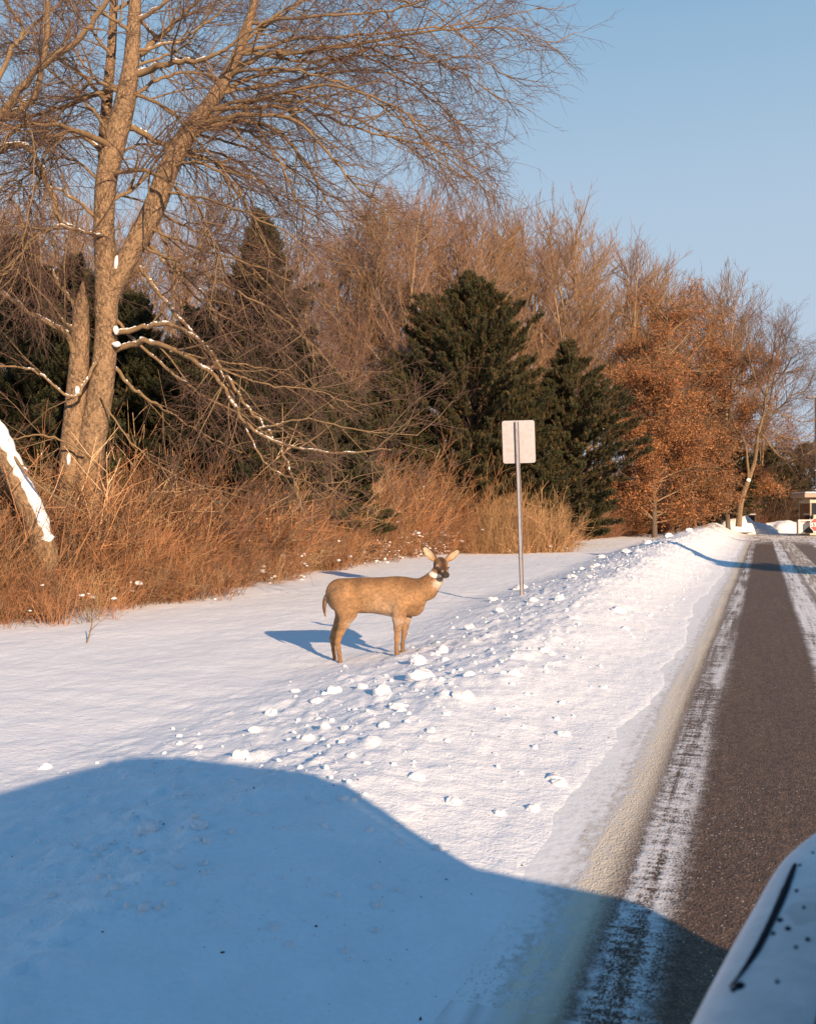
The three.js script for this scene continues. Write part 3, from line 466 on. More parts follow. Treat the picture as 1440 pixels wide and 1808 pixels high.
function edgeAt(t) { const f = t * (edge.length - 1), i = Math.min(edge.length - 2, Math.floor(f)), k = f - i; const a = edge[i], b = edge[i + 1], L = Math.hypot(b[0] - a[0], b[1] - a[1]); return [mix(a[0], b[0], k), mix(a[1], b[1], k), -(b[1] - a[1]) / L, (b[0] - a[0]) / L]; }
const inBrush = (t0, t1, dmax, h0, h1) => (rnd) => { const t = mix(t0, t1, rnd()), [x, Z, nx, nz] = edgeAt(t), d = Math.pow(rnd(), .9) * dmax + (rnd() - .5) * .9 + .25 * Math.sin(t * 60); return [x + nx * d, -(Z + nz * d), mix(h0, h1, sstep(0, dmax * .6, d)) * mix(.75, 1.15, rnd())]; };
const rust = (rnd) => { const o = rnd(), h = rnd(); return h < .72 ? [mix(.29, .39, o), mix(.125, .195, o), mix(.056, .09, o)] : h < .86 ? [mix(.17, .24, o), mix(.11, .155, o), mix(.075, .11, o)] : [mix(.38, .46, o), mix(.25, .30, o), mix(.13, .165, o)]; };
const tan = (rnd) => { const o = rnd(); return [mix(.34, .46, o), mix(.185, .28, o), mix(.085, .135, o)]; };
{
  const A = brushObject('brush_thicket', 'dense tangle of rust brown leafless brush along the edge of the snowy field', inBrush(.02, .56, 5.2, .55, 1.45), 1500, 201, rust); A.root.userData.kind = 'stuff';
  const B = brushObject('brush_thicket', 'rust brown brush flecked with snow behind the deer', inBrush(.52, .88, 5.0, .95, 2.5), 950, 202, rust); B.root.userData.kind = 'stuff';
  const mk = (spots, n, seed, sel) => { const r = RNG(seed), ms = [], m4 = new THREE.Matrix4(), q = new THREE.Quaternion(); for (let k = 0; k < n; k++) { const s = spots[Math.floor(r() * spots.length)]; if (!sel(s, r)) continue; const z = Math.pow(r(), 2) * .05 + .014; m4.compose(V(s[0] + (r() - .5) * .9, s[1] + s[3] * mix(.15, 1.0, r()), s[2] + (r() - .5) * .9 + .3), q.setFromAxisAngle(V(0, 1, 0), r() * 6), V(z * 1.5, z * .8, z)); ms.push(m4.clone()); } return ms; };
  copies('snow_tufts', crumbGeo[0], M.clod, mk(B.spots, 620, 5, () => true), null, B.root);
  { const r = RNG(15), ms = [], m4 = new THREE.Matrix4(), q = new THREE.Quaternion(), o = B.root.position; for (let k = 0; k < 900; k++) { const c = Math.floor(r() * 26), cx = mix(.46, .80, hash2(c, 3, 9)), [x, Z, nx, nz] = edgeAt(clamp(cx + (r() - .5) * .018, 0, 1)), d = hash2(c, 5, 9) * 1.6 - .2 + (r() - .5) * .7, X = x + nx * d, z = -(Z + nz * d), s = mix(.012, .055, Math.pow(r(), 2.4)); m4.compose(V(X - o.x, groundAt(X, z) - o.y + Math.pow(r(), 1.4) * mix(.3, 1.0, hash2(c, 7, 9)), z - o.z), q.setFromAxisAngle(V(0, 1, 0), r() * 6), V(s * 1.3, s * .8, s)); ms.push(m4.clone()); } copies('snow_tufts', crumbGeo[1], M.clod, ms, null, B.root); } copies('snow_tufts', crumbGeo[1], M.clod, mk(A.spots, 700, 6, (s, r) => s[0] > 6 || r() < .25), null, A.root);
  const E = brushObject('brush_thicket', 'rust brown brush under the snowy low limbs of the forked tree', inBrush(.34, .66, 4.2, .7, 1.8), 620, 209, rust); E.root.userData.kind = 'stuff';
  // tan shrubs around the road sign: each one a plant of its own
  const r = RNG(77);
  [[872, 36.5, 1.25], [905, 37.5, 1.5], [935, 37, 1.55], [957, 38, 1.3], [888, 39.5, 1.75], [922, 40, 1.7], [856, 39, 1.45], [966, 40, 1.0]].forEach(([px, Z, h], i) => {
    const c = at(px, 904, Z); const S = brushObject('tan_shrub', 'straw coloured leafless shrub of upright stems before the broad cedar behind the sign', (rr) => [c.x + (rr() + rr() - 1) * 1.3, c.z + (rr() - .5) * 1.2, h * mix(.35, 1.2, rr()), Math.floor(rr() * 4)], 34, 300 + i, tan, 'straw coloured shrubs behind the road sign', .75);
    copies('snow_tufts', crumbGeo[0], M.clod, mk(S.spots, 5, 40 + i, () => true), null, S.root);
  });
  // low brush at the foot of the wood towards the road's end
  const C = brushObject('brush_thicket', 'low brown brush under the oaks along the far end of the road', (rr) => { const t = rr(), x = mix(1000, 1405, t), Z = mix(47, 86, t) + rr() * 5; const p = at(x, 904, Z); return [p.x, p.z, mix(.7, 1.7, rr())]; }, 620, 205, (rr) => { const c = rust(rr); return [c[0] * .8, c[1] * .75, c[2] * .8]; }); C.root.userData.kind = 'stuff';
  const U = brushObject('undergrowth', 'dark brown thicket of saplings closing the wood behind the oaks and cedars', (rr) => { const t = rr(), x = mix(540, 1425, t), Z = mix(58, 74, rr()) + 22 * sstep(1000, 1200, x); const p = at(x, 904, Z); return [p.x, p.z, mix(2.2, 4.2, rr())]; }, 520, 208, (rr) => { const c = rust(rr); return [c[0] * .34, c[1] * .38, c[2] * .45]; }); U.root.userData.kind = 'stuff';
  // saplings between brush and cedars
  const D = brushObject('brush_thicket', 'tall thin brown saplings between the brush and the dark cedars', (rr) => { const t = mix(.2, .72, rr()), [x, Z, nx, nz] = edgeAt(t), d = mix(4.5, 10, rr()); return [x + nx * d, -(Z + nz * d), mix(1.3, 2.2, rr())]; }, 70, 206, (rr) => { const c = rust(rr); return [c[0] * .72, c[1] * .78, c[2] * .85]; }); D.root.userData.kind = 'stuff';
}
{ // lone stalk standing in the snow before the brush
  const b = onGround(152, 1136), t = thing('dead_stalk', 'short broken stalk sticking out of the snow before the brush', 'stalk', b), g = new GB(); g.tube(sway(V(0, -.03, 0), V(.25, 1, 0), .42, 4, .15, 0, RNG(4)), taper(4, .012, .007), 5); g.tube(sway(V(.04, .15, 0), V(.8, .8, .1), .22, 3, .2, 0, RNG(6)), taper(3, .006, .003), 4); part('stem', g.geo(), M.limb, t);
}

// ---------------------------------------------------------------- metal road sign seen from behind
{
  const base = V(at(921, 904, 17).x, 0, -17); base.y = groundAt(base.x, base.z);
  const t = thing('road_sign', 'blank grey back of a metal road sign on a square post in the snow bank', 'sign', base, .06);
  t.rotation.z = .032;
  const galv = tex(256, 256, (i, j) => { const x = i / 256, y = j / 256, n = .5 * tn(x * 40, y * 40, 40, 1) + .3 * tn(x * 14, y * 14, 14, 2) + .2 * tn(x * 100, y * 100, 100, 3), k = .8 + .35 * n; return [toS(.265 * k), toS(.25 * k), toS(.272 * k)]; }, true);
  const met = new THREE.MeshStandardMaterial({ map: galv, roughness: .55, metalness: .25 }), H = 2.98;
  // U-channel post, open side to the left rear
  const s = new THREE.Shape([[-.034, .012], [-.034, -.02], [-.028, -.02], [-.028, .006], [.028, .006], [.028, -.02], [.034, -.02], [.034, .012]].map(([x, y]) => new THREE.Vector2(x, y)));
  const pg = new THREE.ExtrudeGeometry(s, { depth: H + .35, bevelEnabled: false }); pg.rotateX(-Math.PI / 2); pg.rotateY(.35); pg.translate(0, -.35, 0); part('post', pg, met, t);
  const W = .56, P = .73, r = .045, sh = new THREE.Shape(); sh.moveTo(-W / 2 + r, 0); sh.lineTo(W / 2 - r, 0); sh.quadraticCurveTo(W / 2, 0, W / 2, r); sh.lineTo(W / 2, P - r); sh.quadraticCurveTo(W / 2, P, W / 2 - r, P); sh.lineTo(-W / 2 + r, P); sh.quadraticCurveTo(-W / 2, P, -W / 2, P - r); sh.lineTo(-W / 2, r); sh.quadraticCurveTo(-W / 2, 0, -W / 2 + r, 0);
  const bg = new THREE.ExtrudeGeometry(sh, { depth: .003, bevelEnabled: true, bevelSize: .002, bevelThickness: .001, bevelSegments: 2, curveSegments: 8 }); bg.translate(.035, H - P + .02, -.036); bg.rotateY(0); part('sign_panel', bg, met, t);
  for (const y of [H - .14, H - .58]) { const b = new THREE.CylinderGeometry(.011, .011, .02, 8); b.rotateX(Math.PI / 2); b.translate(0, y, .016); part('bolt', b, met, t); }
}

// ---------------------------------------------------------------- deer
{
  const Z = 11.1, S = Z / FOCAL, OX = 650, OY = 1165;
  const L = (x, y, z) => [(x - OX) * S, (OY - y) * S, z];
  const cap = (p, a, b, ra, rb, zs = 1) => { const ax = a[0], ay = a[1], az = a[2] * zs, bx = b[0] - ax, by = b[1] - ay, bz = b[2] * zs - az, px = p[0] - ax, py = p[1] - ay, pz = p[2] * zs - az, t = clamp((px * bx + py * by + pz * bz) / (bx * bx + by * by + bz * bz + 1e-9)); return Math.sqrt((px - t * bx) ** 2 + (py - t * by) ** 2 + (pz - t * bz) ** 2) - mix(ra, rb, t); };
  const smin = (a, b, k) => { const h = clamp(.5 + .5 * (b - a) / k); return mix(b, a, h) - k * h * (1 - h); };
  const torso = [[L(604, 1053, 0), L(640, 1052, 0), .180, .180], [L(640, 1052, 0), L(700, 1055, 0), .180, .212], [L(700, 1055, 0), L(722, 1055, 0), .212, .182], [L(722, 1054, 0), L(730, 1070, 0), .175, .115], [L(712, 1045, 0), L(600, 1045, 0), .165, .145]];
  const neck = [[L(722, 1050, 0), L(752, 1036, .01), .160, .106], [L(752, 1036, .01), L(771, 1012, .02), .102, .070], [L(756, 1042, .02), L(772, 1026, .035), .10, .06]];
  const limbs = [];
  const leg = (pts, rs) => { for (let k = 0; k < pts.length - 1; k++) limbs.push([L(...pts[k]), L(...pts[k + 1]), rs[k], rs[k + 1]]); };
  leg([[706, 1066, .115], [704, 1090, .12], [702, 1107, .115], [701, 1124, .105], [700, 1142, .10], [701, 1152, .105], [703, 1166, .115]], [.100, .072, .043, .029, .0215, .024, .028]);
  leg([[714, 1068, -.10], [716, 1092, -.11], [715, 1108, -.11], [713, 1122, -.11], [710, 1140, -.11], [711, 1152, -.11], [713, 1166, -.10]], [.096, .066, .040, .028, .021, .024, .028]);
  leg([[604, 1056, .085], [614, 1080, .105], [608, 1100, .11], [601, 1116, .11], [597, 1131, .11], [600, 1152, .105], [602, 1168, .105], [605, 1182, .115]], [.145, .108, .062, .041, .032, .022, .023, .027]);
  leg([[602, 1056, -.085], [607, 1080, -.10], [598, 1100, -.11], [590, 1116, -.11], [585, 1130, -.11], [588, 1152, -.11], [590, 1168, -.11], [593, 1182, -.10]], [.145, .106, .060, .040, .031, .0215, .022, .026]);
  const field = (p) => {
    let d = 9; for (const c of torso) d = smin(d, cap(p, ...c, 1.32) * .92, .05); for (const c of neck) d = smin(d, cap(p, ...c, 1.12), .06); let e = 9; for (const c of limbs) e = smin(e, cap(p, ...c), .02);
    d = smin(d, e, .045); return d;
  };
  // head, muzzle towards the camera and a little to the right
  const headC = L(779, 1001, .03), hd = V(.20, -.40, 1).normalize();
  const hp = (f, s, u) => { const fw = hd, rt = V(0, 1, 0).cross(fw).normalize(), up = V().crossVectors(fw, rt); return [headC[0] + fw.x * f + rt.x * s + up.x * u, headC[1] + fw.y * f + rt.y * s + up.y * u, headC[2] + fw.z * f + rt.z * s + up.z * u]; };
  const headB = [[hp(-.06, 0, .012), hp(.02, 0, .018), .080, .074], [hp(.01, 0, .016), hp(.10, 0, .0), .062, .045], [hp(.10, 0, 0), hp(.20, 0, -.008), .048, .038], [hp(-.02, 0, -.032), hp(.07, 0, -.030), .054, .036], [hp(.07, 0, -.030), hp(.175, 0, -.022), .034, .024], [hp(.20, .014, -.002), hp(.212, -.014, -.002), .027, .027], [hp(.03, .045, .022), hp(.055, .040, .02), .027, .022], [hp(.03, -.045, .022), hp(.055, -.040, .02), .027, .022], [hp(-.08, 0, -.03), L(770, 1018, .02), .062, .07]];
  const headField = (p) => { let d = 9; for (const c of headB) d = smin(d, cap(p, ...c), .022); d = smin(d, cap(p, ...neck[1], 1.12), .03); return d; };
  const surf = (f, N, c, half, maxPoly) => {
    const mc = new MarchingCubes(N, new THREE.MeshBasicMaterial(), false, false, maxPoly); mc.isolation = 0;
    const h = N / 2, B = 4, q = (i) => (i - h) / h * half, reach = half / h * B * 1.1; mc.field.fill(-1);
    for (let K = 0; K < N; K += B) for (let J = 0; J < N; J += B) for (let I = 0; I < N; I += B) {      // only blocks near the skin are sampled finely
      const d = f([c[0] + q(I + B / 2), c[1] + q(J + B / 2), c[2] + q(K + B / 2)]), near = Math.abs(d) < reach * 1.6;
      for (let k = K; k < K + B; k++) for (let j = J; j < J + B; j++) for (let i = I; i < I + B; i++) mc.field[i + j * N + k * N * N] = near ? -f([c[0] + q(i), c[1] + q(j), c[2] + q(k)]) : -d;
    }
    mc.update(); const n = mc.count ?? mc.geometry.drawRange.count, g = new THREE.BufferGeometry(), P = mc.positionArray.slice(0, n * 3); for (let i = 0; i < n; i++) for (let a = 0; a < 3; a++) P[i * 3 + a] = P[i * 3 + a] * half + c[a];
    g.setAttribute('position', new THREE.BufferAttribute(P, 3)); const m = mergeVertices(g, 1e-4); m.computeVertexNormals(); return m;
  };
  const bodyG = surf(field, 136, [.06, .44, 0], .80, 90000), headG = surf(headField, 96, [headC[0] + .01, headC[1] - .02, headC[2] + .04], .24, 60000);
  // ears: cupped blades
  const ear = (root, tip, face, wide) => {
    const g = new GB(), ax = V().subVectors(tip, root), len = ax.length(); ax.normalize(); const fc = face.clone().addScaledVector(ax, -face.dot(ax)).normalize(), sd = V().crossVectors(ax, fc), n = 12, m = 10;
    for (const side of [0, 1]) { const b0 = g.p.length / 3;
      for (let j = 0; j <= n; j++) for (let i = 0; i <= m; i++) { const t = j / n, s = i / m * 2 - 1, w = wide * Math.pow(Math.sin(Math.PI * Math.min(.985, .12 + .88 * t)), .62) * (1 - .12 * t), q = root.clone().addScaledVector(ax, len * t).addScaledVector(sd, s * w).addScaledVector(fc, (s * s - .5) * w * .62 * (1 - .45 * t) + (side ? -.007 : 0)); g.p.push(q.x, q.y, q.z); g.n.push(0, 0, 1); g.t.push(side ? 9 + t : t, s); }
      for (let j = 0; j < n; j++) for (let i = 0; i < m; i++) { const a = b0 + j * (m + 1) + i, c = a + m + 1; if (side) g.i.push(a, c, a + 1, a + 1, c, c + 1); else g.i.push(a, a + 1, c, a + 1, c + 1, c); } }
    const G = g.geo(); G.computeVertexNormals(); return G;
  };
  const el = ear(V(...L(768, 989, -.02)), V(...L(746, 964, -.02)), V(.25, -.35, 1), .050), er = ear(V(...L(788, 989, -.02)), V(...L(812, 970, -.03)), V(.35, -.35, 1), .050);
  const n3 = (x, y, z, s) => .5 * vn(x * 60 + z * 31, y * 60, s) + .5 * vn(x * 140, y * 140 + z * 70, s + 1);
  const paint = (G, f) => { const p = G.attributes.position, c = new Float32Array(p.count * 3); for (let k = 0; k < p.count; k++) { const q = f(p.getX(k), p.getY(k), p.getZ(k), k); c.set(q, k * 3); } G.setAttribute('color', new THREE.BufferAttribute(c, 3)); return G; };
  const lerp3 = (a, b, t) => [mix(a[0], b[0], t), mix(a[1], b[1], t), mix(a[2], b[2], t)];
  const coat = [.285, .155, .070], back = [.165, .078, .031], pale = [.42, .275, .165], white = [.70, .62, .55], dark = [.035, .017, .010], face = [.10, .045, .021];
  paint(bodyG, (x, y, z) => {
    const px = x / S + OX, py = OY - y / S, n = n3(x, y, z, 3), b = vn(x * 9, y * 9 + z * 5, 8); let c = lerp3(coat, back, sstep(1045, 1024, py + 8 * (b - .5)) * .8); c = lerp3(c, pale, .7 * sstep(1040, 1080, py + 12 * (b - .5)) * sstep(632, 660, px) * sstep(712, 690, px));
    if (py > 1082) c = lerp3(c, white, sstep(1084, 1090, py + 3 * (b - .5)) * sstep(632, 642, px) * sstep(694, 688, px) * sstep(.17, .10, Math.abs(z)));
    c = lerp3(c, white, sstep(.085, .03, Math.hypot((px - 773) * S * .8, (py - 1030) * S, (z - .085) * .7) + .03 * (b - .5)) * .42);                                  // throat patch
    c = lerp3(c, white, sstep(583, 578, px) * sstep(1064, 1074, py) * sstep(.12, .06, Math.abs(z)));                                          // rump
    c = lerp3(c, white, .35 * sstep(1084, 1104, py + 6 * (b - .5)) * sstep(606, 622, px) * sstep(1124, 1108, py));                                             // inside of the thigh
    c = lerp3(c, coat, .8 * sstep(1092, 1104, py) * sstep(690, 695, px)); c = lerp3(c, back, .4 * sstep(1128, 1146, py));
    const k = (.42 + .85 * n) * (.80 + .5 * b); return [c[0] * k, c[1] * k, c[2] * k];
  });
  const rt = V(0, 1, 0).cross(hd).normalize(), up = V().crossVectors(hd, rt);
  paint(headG, (x, y, z) => {
    const d = V(x - headC[0], y - headC[1], z - headC[2]), f = d.dot(hd), s = d.dot(rt), u = d.dot(up), n = n3(x, y, z, 5); let c = lerp3(coat, face, sstep(-.10, -.03, f));
    c = lerp3(c, lerp3(coat, face, .35), sstep(.02, .045, Math.abs(s)) * sstep(.12, .05, f) * .75); c = lerp3(c, dark, sstep(.032, .014, Math.abs(s)) * sstep(.0, .03, u) * sstep(-.07, -.01, f) * .75);
    for (const q of [-1, 1]) c = lerp3(c, pale, sstep(.034, .020, Math.hypot(f - .048, s - q * .058, u - .03)));
    c = lerp3(c, white, sstep(-.045, -.062, u + .2 * (f - .1)) * sstep(-.02, .04, f) * .9); c = lerp3(c, white, sstep(-.018, -.034, u) * sstep(.10, .15, f)); c = lerp3(c, white, sstep(-.05, -.095, u) * sstep(.06, -.02, f) * .55);
    c = lerp3(c, pale, sstep(.022, .012, Math.hypot((f - .165) * .7, Math.abs(s) - .026, u - .02)) * .8); c = lerp3(c, [.025, .018, .016], sstep(.206, .222, f) * sstep(-.03, -.012, u));
    const k = .75 + .5 * n; return [c[0] * k, c[1] * k, c[2] * k];
  });
  for (const G of [el, er]) { const t = G.attributes.uv; paint(G, (x, y, z, k) => { const a = t.getX(k), s = Math.abs(t.getY(k)); if (a > 8) return lerp3(back, dark, sstep(9.4, 9.9, a)); let c = lerp3(white, pale, .55 + .6 * n3(x, y, z, 2)); c = lerp3(c, coat, .85 * sstep(.45, .1, a)); c = lerp3(c, dark, sstep(.66, .86, s) * (t.getY(k) * (G === el ? 1 : -1) > 0 ? 1 : .5)); return lerp3(c, dark, sstep(.84, .93, a)); }); G.deleteAttribute('uv'); }
  for (const G of [bodyG, headG]) { G.deleteAttribute('uv'); if (!G.index) { const n = G.attributes.position.count; G.setIndex([...Array(n).keys()]); } }
  const w = at(OX, OY, Z), t = thing('deer', 'tan deer standing side on in the snow, head turned to the road', 'deer', w);
  const fur = new THREE.MeshPhysicalMaterial({ vertexColors: true, roughness: .92, sheen: .25, sheenRoughness: .6, sheenColor: lin(.5, .36, .22), side: THREE.DoubleSide });
  part('body', mergeGeometries([bodyG, headG, el, er]), fur, t);
  const eyeM = new THREE.MeshStandardMaterial({ color: lin(.012, .008, .006), roughness: .12 });
  for (const q of [-1, 1]) { const e = new THREE.SphereGeometry(.0155, 14, 10), p = hp(.064, q * .058, .024); e.translate(...p); part('eye', e, eyeM, t); }
  const tg = new GB(); tg.tube(smooth([V(...L(578, 1050, 0)), V(...L(574, 1060, 0)), V(...L(572.5, 1075, 0)), V(...L(575.5, 1091, 0))], 12), [.022, .026, .028, .028, .027, .026, .024, .022, .020, .017, .014, .010, .003], 8);
  const TG = paint(tg.geo(), (x, y, z) => lerp3([.10, .042, .016], white, sstep(.004, .016, x - (574 - OX) * S)).map((v) => v * (.8 + .4 * n3(x, y, z, 9)))); part('tail', TG, fur, t);
}

// ---------------------------------------------------------------- lumps of snow thrown up by the plow
{
  const q = new THREE.Quaternion(), e = new THREE.Euler();
  const put = (p, r, label, group, flat = 1, v = 0) => { const m = part(numbered('snow_lump'), clodGeo[v % 6], M.clod, scene); m.position.copy(p); m.position.y += r * .12 * flat; m.scale.set(r, r * flat, r * 1.0); m.rotation.y = v * 1.7; tag(m, label, 'snow lump', group); return m; };
  const named = [
    [425, 1338, .055, 'rounded snow ball at the very edge of the car shadow', 1, 0], [742, 1196, .13, 'broad snow slab lying on the bank before the deer', .55, 1], [738, 1168, .085, 'pale snow block behind the broad slab beside the deer', .8, 2],
    [80, 1356, .04, 'low snow lump beside the left end of the car shadow edge', .8, 3], [268, 1466, .05, 'largest snow ball inside the car shadow', .9, 4], [352, 1460, .036, 'smaller snow ball beside the largest one inside the car shadow', .9, 5],
    [918, 1040, .14, 'snow heap around the foot of the sign post', .7, 3], [1090, 1080, .11, 'lone snow lump on the smooth road side of the bank', .7, 1], [820, 1232, .075, 'angular snow block on the crest beyond the car shadow', .8, 4],
  ];
  for (const [x, y, r, l, fl, v] of named) put(onGround(x, y), r, l, undefined, fl, v);
  const lbl = (p, inShade) => { const w = toW(p.x, p.z); return inShade ? 'small snow lump lying inside the car shadow' : w < 9 ? 'white snow lump on the bank between the car shadow and the deer' : w < 17 ? 'white snow lump on the bank between the deer and the sign post' : 'white snow lump on the far bank beyond the sign post'; }, grp = 'lumps of plowed snow on the bank', rnd = RNG(909);
  const spots = [[590, 1222, .07], [675, 1226, .075], [640, 1213, .05], [780, 1150, .06], [830, 1110, .06], [880, 1080, .06], [560, 1240, .06], [480, 1262, .045], [985, 1060, .08], [940, 1062, .09], [870, 1060, .08], [1010, 1020, .10], [1050, 1000, .12], [700, 1250, .05], [545, 1303, .045], [735, 1375, .045], [940, 1430, .035], [985, 1385, .04], [418, 1380, .03], [605, 1412, .028], [245, 1505, .025], [180, 1500, .025], [775, 1500, .025], [665, 1600, .02], [480, 1638, .022], [960, 1150, .06], [905, 1190, .05], [1105, 975, .14], [1140, 960, .15], [1180, 948, .16], [1215, 938, .18], [1060, 985, .12], [450, 1290, .04], [620, 1335, .03]];
  spots.forEach(([x, y, r], i) => { const p = onGround(x, y); put(p, r, lbl(p, y > 1376 && x < 790), grp, mix(.6, .95, rnd()), i); });
  for (let k = 0; k < 64; k++) { const w = mix(4.5, 34, Math.pow(rnd(), 1.5)), u = -2.45 - .025 * w + (rnd() + rnd() - 1) * 1.7, p = road(u, w); p.y = snowH(u, w); put(p, mix(.016, .045, Math.pow(rnd(), 2)) * (1 + w * .03), lbl(p, w < 5.1), grp, mix(.6, 1, rnd()), k); }
  const ms = [[], []], m4 = new THREE.Matrix4();
  for (let k = 0; k < 2600; k++) { const w = mix(3, 36, Math.pow(rnd(), 1.8)), u = -2.35 - .02 * w + (rnd() + rnd() + rnd() - 1.5) * 1.7, p = road(u, w); if (u > -1.25) continue; p.y = snowH(u, w); const s = mix(.003, .022, Math.pow(rnd(), 4.5)) * (1 + w * .02); p.y += s * .05; q.setFromEuler(e.set(rnd() * 6, rnd() * 6, rnd() * 6)); m4.compose(p, q, V(s, s * mix(.6, 1, rnd()), s)); ms[k & 1].push(m4.clone()); }
  const g = new THREE.Group(); g.name = 'snow_crumbs'; tag(g, 'loose crumbs of snow strewn over the plowed bank', 'snow crumbs', null, 'stuff'); scene.add(g); copies('crumbs', crumbGeo[0], M.clod, ms[0], null, g); copies('crumbs', crumbGeo[1], M.clod, ms[1], null, g);
  // dark grit on the bank and in the shadow
  const gm = std(.05, .042, .036), gr = []; for (let k = 0; k < 200; k++) { const w = mix(2.8, 16, Math.pow(rnd(), 1.4)), u = mix(-3.6, -.85, Math.pow(rnd(), .6)), p = road(u, w); p.y = snowH(u, w) + .002; const s = mix(.0015, .0048, Math.pow(rnd(), 3)); q.setFromEuler(e.set(rnd() * 6, rnd() * 6, rnd() * 6)); m4.compose(p, q, V(s, s * .4, s * mix(1, 2.6, rnd()))); gr.push(m4.clone()); }
  const gg = copies('road_grit', crumbGeo[1], gm, gr, null, scene); tag(gg, 'dark grit scattered over the snow beside the road', 'grit', null, 'stuff');
}

// ---------------------------------------------------------------- far end of the road: mounds, board, booth, stop sign, lamp
{
  const mound = (px, py, Z, w, h, label, seed) => { const p = at(px, py, Z); p.y = groundAt(p.x, p.z) - .05; const g = new THREE.SphereGeometry(1, 40, 20, 0, Math.PI * 2, 0, Math.PI / 2), a = g.attributes.position; for (let k = 0; k < a.count; k++) { const x = a.getX(k), y = a.getY(k), z = a.getZ(k), n = .7 + .6 * fbm(x * 2.2 + seed, z * 2.2 + y * 1.5, 4, seed); a.setXYZ(k, x * w * n, y * h * n, z * 1.3 * n); } g.computeVertexNormals(); const m = part(numbered('snow_mound'), g, M.clod, scene); m.position.copy(p); tag(m, label, 'snow mound'); };
  mound(1298, 930, 70, 1.5, 1.3, 'tall snow mound beside the low board at the road end', 3); mound(1338, 930, 70, 1.2, .75, 'lower snow mound on the right of the low board', 5); mound(1388, 932, 74, 2.4, .9, 'wide snow mound next to the entrance booth', 7); mound(1360, 934, 78, 2.0, .6, 'low snow mound between the board and the booth', 11);
  const wood = std(.20, .15, .11), white = M.clod;
  const bp = at(1318, 904, 72); bp.y = groundAt(bp.x, bp.z); const b = thing('notice_board', 'low dark wooden board on two posts with snow along its top', 'board', bp, -.2);
  for (const s of [-1, 1]) { const g = new RoundedBoxGeometry(.09, 1.35, .09, 2, .01); g.translate(s * .42, .6, 0); part('post', g, wood, b); }
  { const g = new RoundedBoxGeometry(1.0, .55, .05, 2, .01); g.translate(0, .98, .075); part('panel', g, std(.05, .045, .035), b); const c = new RoundedBoxGeometry(1.16, .09, .42, 3, .03); c.translate(0, 1.32, .05); part('roof', c, wood, b); const s = new RoundedBoxGeometry(1.14, .05, .40, 3, .02); s.translate(0, 1.39, .05); part('snow_cap', s, white, b); }
  // booth
  const o = at(1455, 904, 65.5); o.y = .0; const k = thing('entrance_booth', 'small beige entrance booth with flat overhanging roof and dark window band', 'booth', o, -.10);
  const beige = std(.50, .43, .34, .7), trim = std(.36, .27, .21, .7), glass = new THREE.MeshStandardMaterial({ color: lin(.02, .022, .025), roughness: .08, metalness: .1 });
  const bx = (name, w, h, d, x, y, z, m, r = .02) => { const g = new RoundedBoxGeometry(w, h, d, 2, r); g.translate(x, y, z); return part(name, g, m, k); };
  bx('wall', 2.6, 1.02, 2.4, 0, .55, 0, beige); for (const [x, z] of [[-1.24, 1.14], [1.24, 1.14], [-1.24, -1.14], [1.24, -1.14]]) bx('corner_post', .10, 1.4, .10, x, 1.75, z, trim); bx('window', 2.36, 1.02, .04, 0, 1.58, 1.15, glass, .005); bx('window', .04, 1.02, 2.1, -1.25, 1.58, 0, glass, .005); bx('window', .04, 1.02, 2.1, 1.25, 1.58, 0, glass, .005); bx('sill', 2.7, .07, .2, 0, 1.08, 1.2, trim); bx('lintel', 2.62, .22, 2.42, 0, 2.24, 0, beige);
  bx('roof', 3.5, .26, 3.2, 0, 2.62, 0, trim, .03); bx('roof_snow', 3.4, .10, 3.1, 0, 2.81, 0, white, .05); bx('counter_box', .32, .28, .3, -1.0, 1.24, 1.34, beige);
  // low barrier and stop sign before the booth
  const s = at(1441, 904, 63); s.y = 0; const st = thing('stop_sign', 'red octagonal stop sign mounted low before the entrance booth', 'sign', s, -.08);
  const oc = new THREE.Shape(); for (let i = 0; i < 8; i++) { const a = Math.PI / 8 + i * Math.PI / 4, x = Math.cos(a) * .47, y = Math.sin(a) * .47; i ? oc.lineTo(x, y) : oc.moveTo(x, y); } oc.closePath();
  const g1 = new THREE.ExtrudeGeometry(oc, { depth: .006, bevelEnabled: false }); g1.translate(0, .74, .04); part('sign_border', g1, std(.8, .78, .76, .5), st); const g2 = g1.clone(); g2.translate(0, -.74, -.04); g2.scale(.93, .93, 1); g2.translate(0, .74, .045); part('sign_panel', g2, std(.62, .03, .028, .45), st);
  const font = await new FontLoader().loadAsync('fonts/droid/droid_sans_bold.typeface.json'), tg = new TextGeometry('STOP', { font, size: .27, depth: .004, curveSegments: 4 }); tg.computeBoundingBox(); const bb = tg.boundingBox; tg.scale(.80 / (bb.max.x - bb.min.x), 1, 1); tg.translate(-.40, .74 - .135, .053); part('lettering', tg, std(.82, .8, .78, .5), st);
  { const g = new RoundedBoxGeometry(.07, 1.1, .06, 2, .01); g.translate(0, .54, 0); part('post', g, std(.3, .3, .3, .5), st); }
  const bpz = at(1421, 904, 63.6); bpz.y = 0; const br = thing('barrier', 'white and black barrier panel standing on snow left of the stop sign', 'barrier', bpz, -.08);
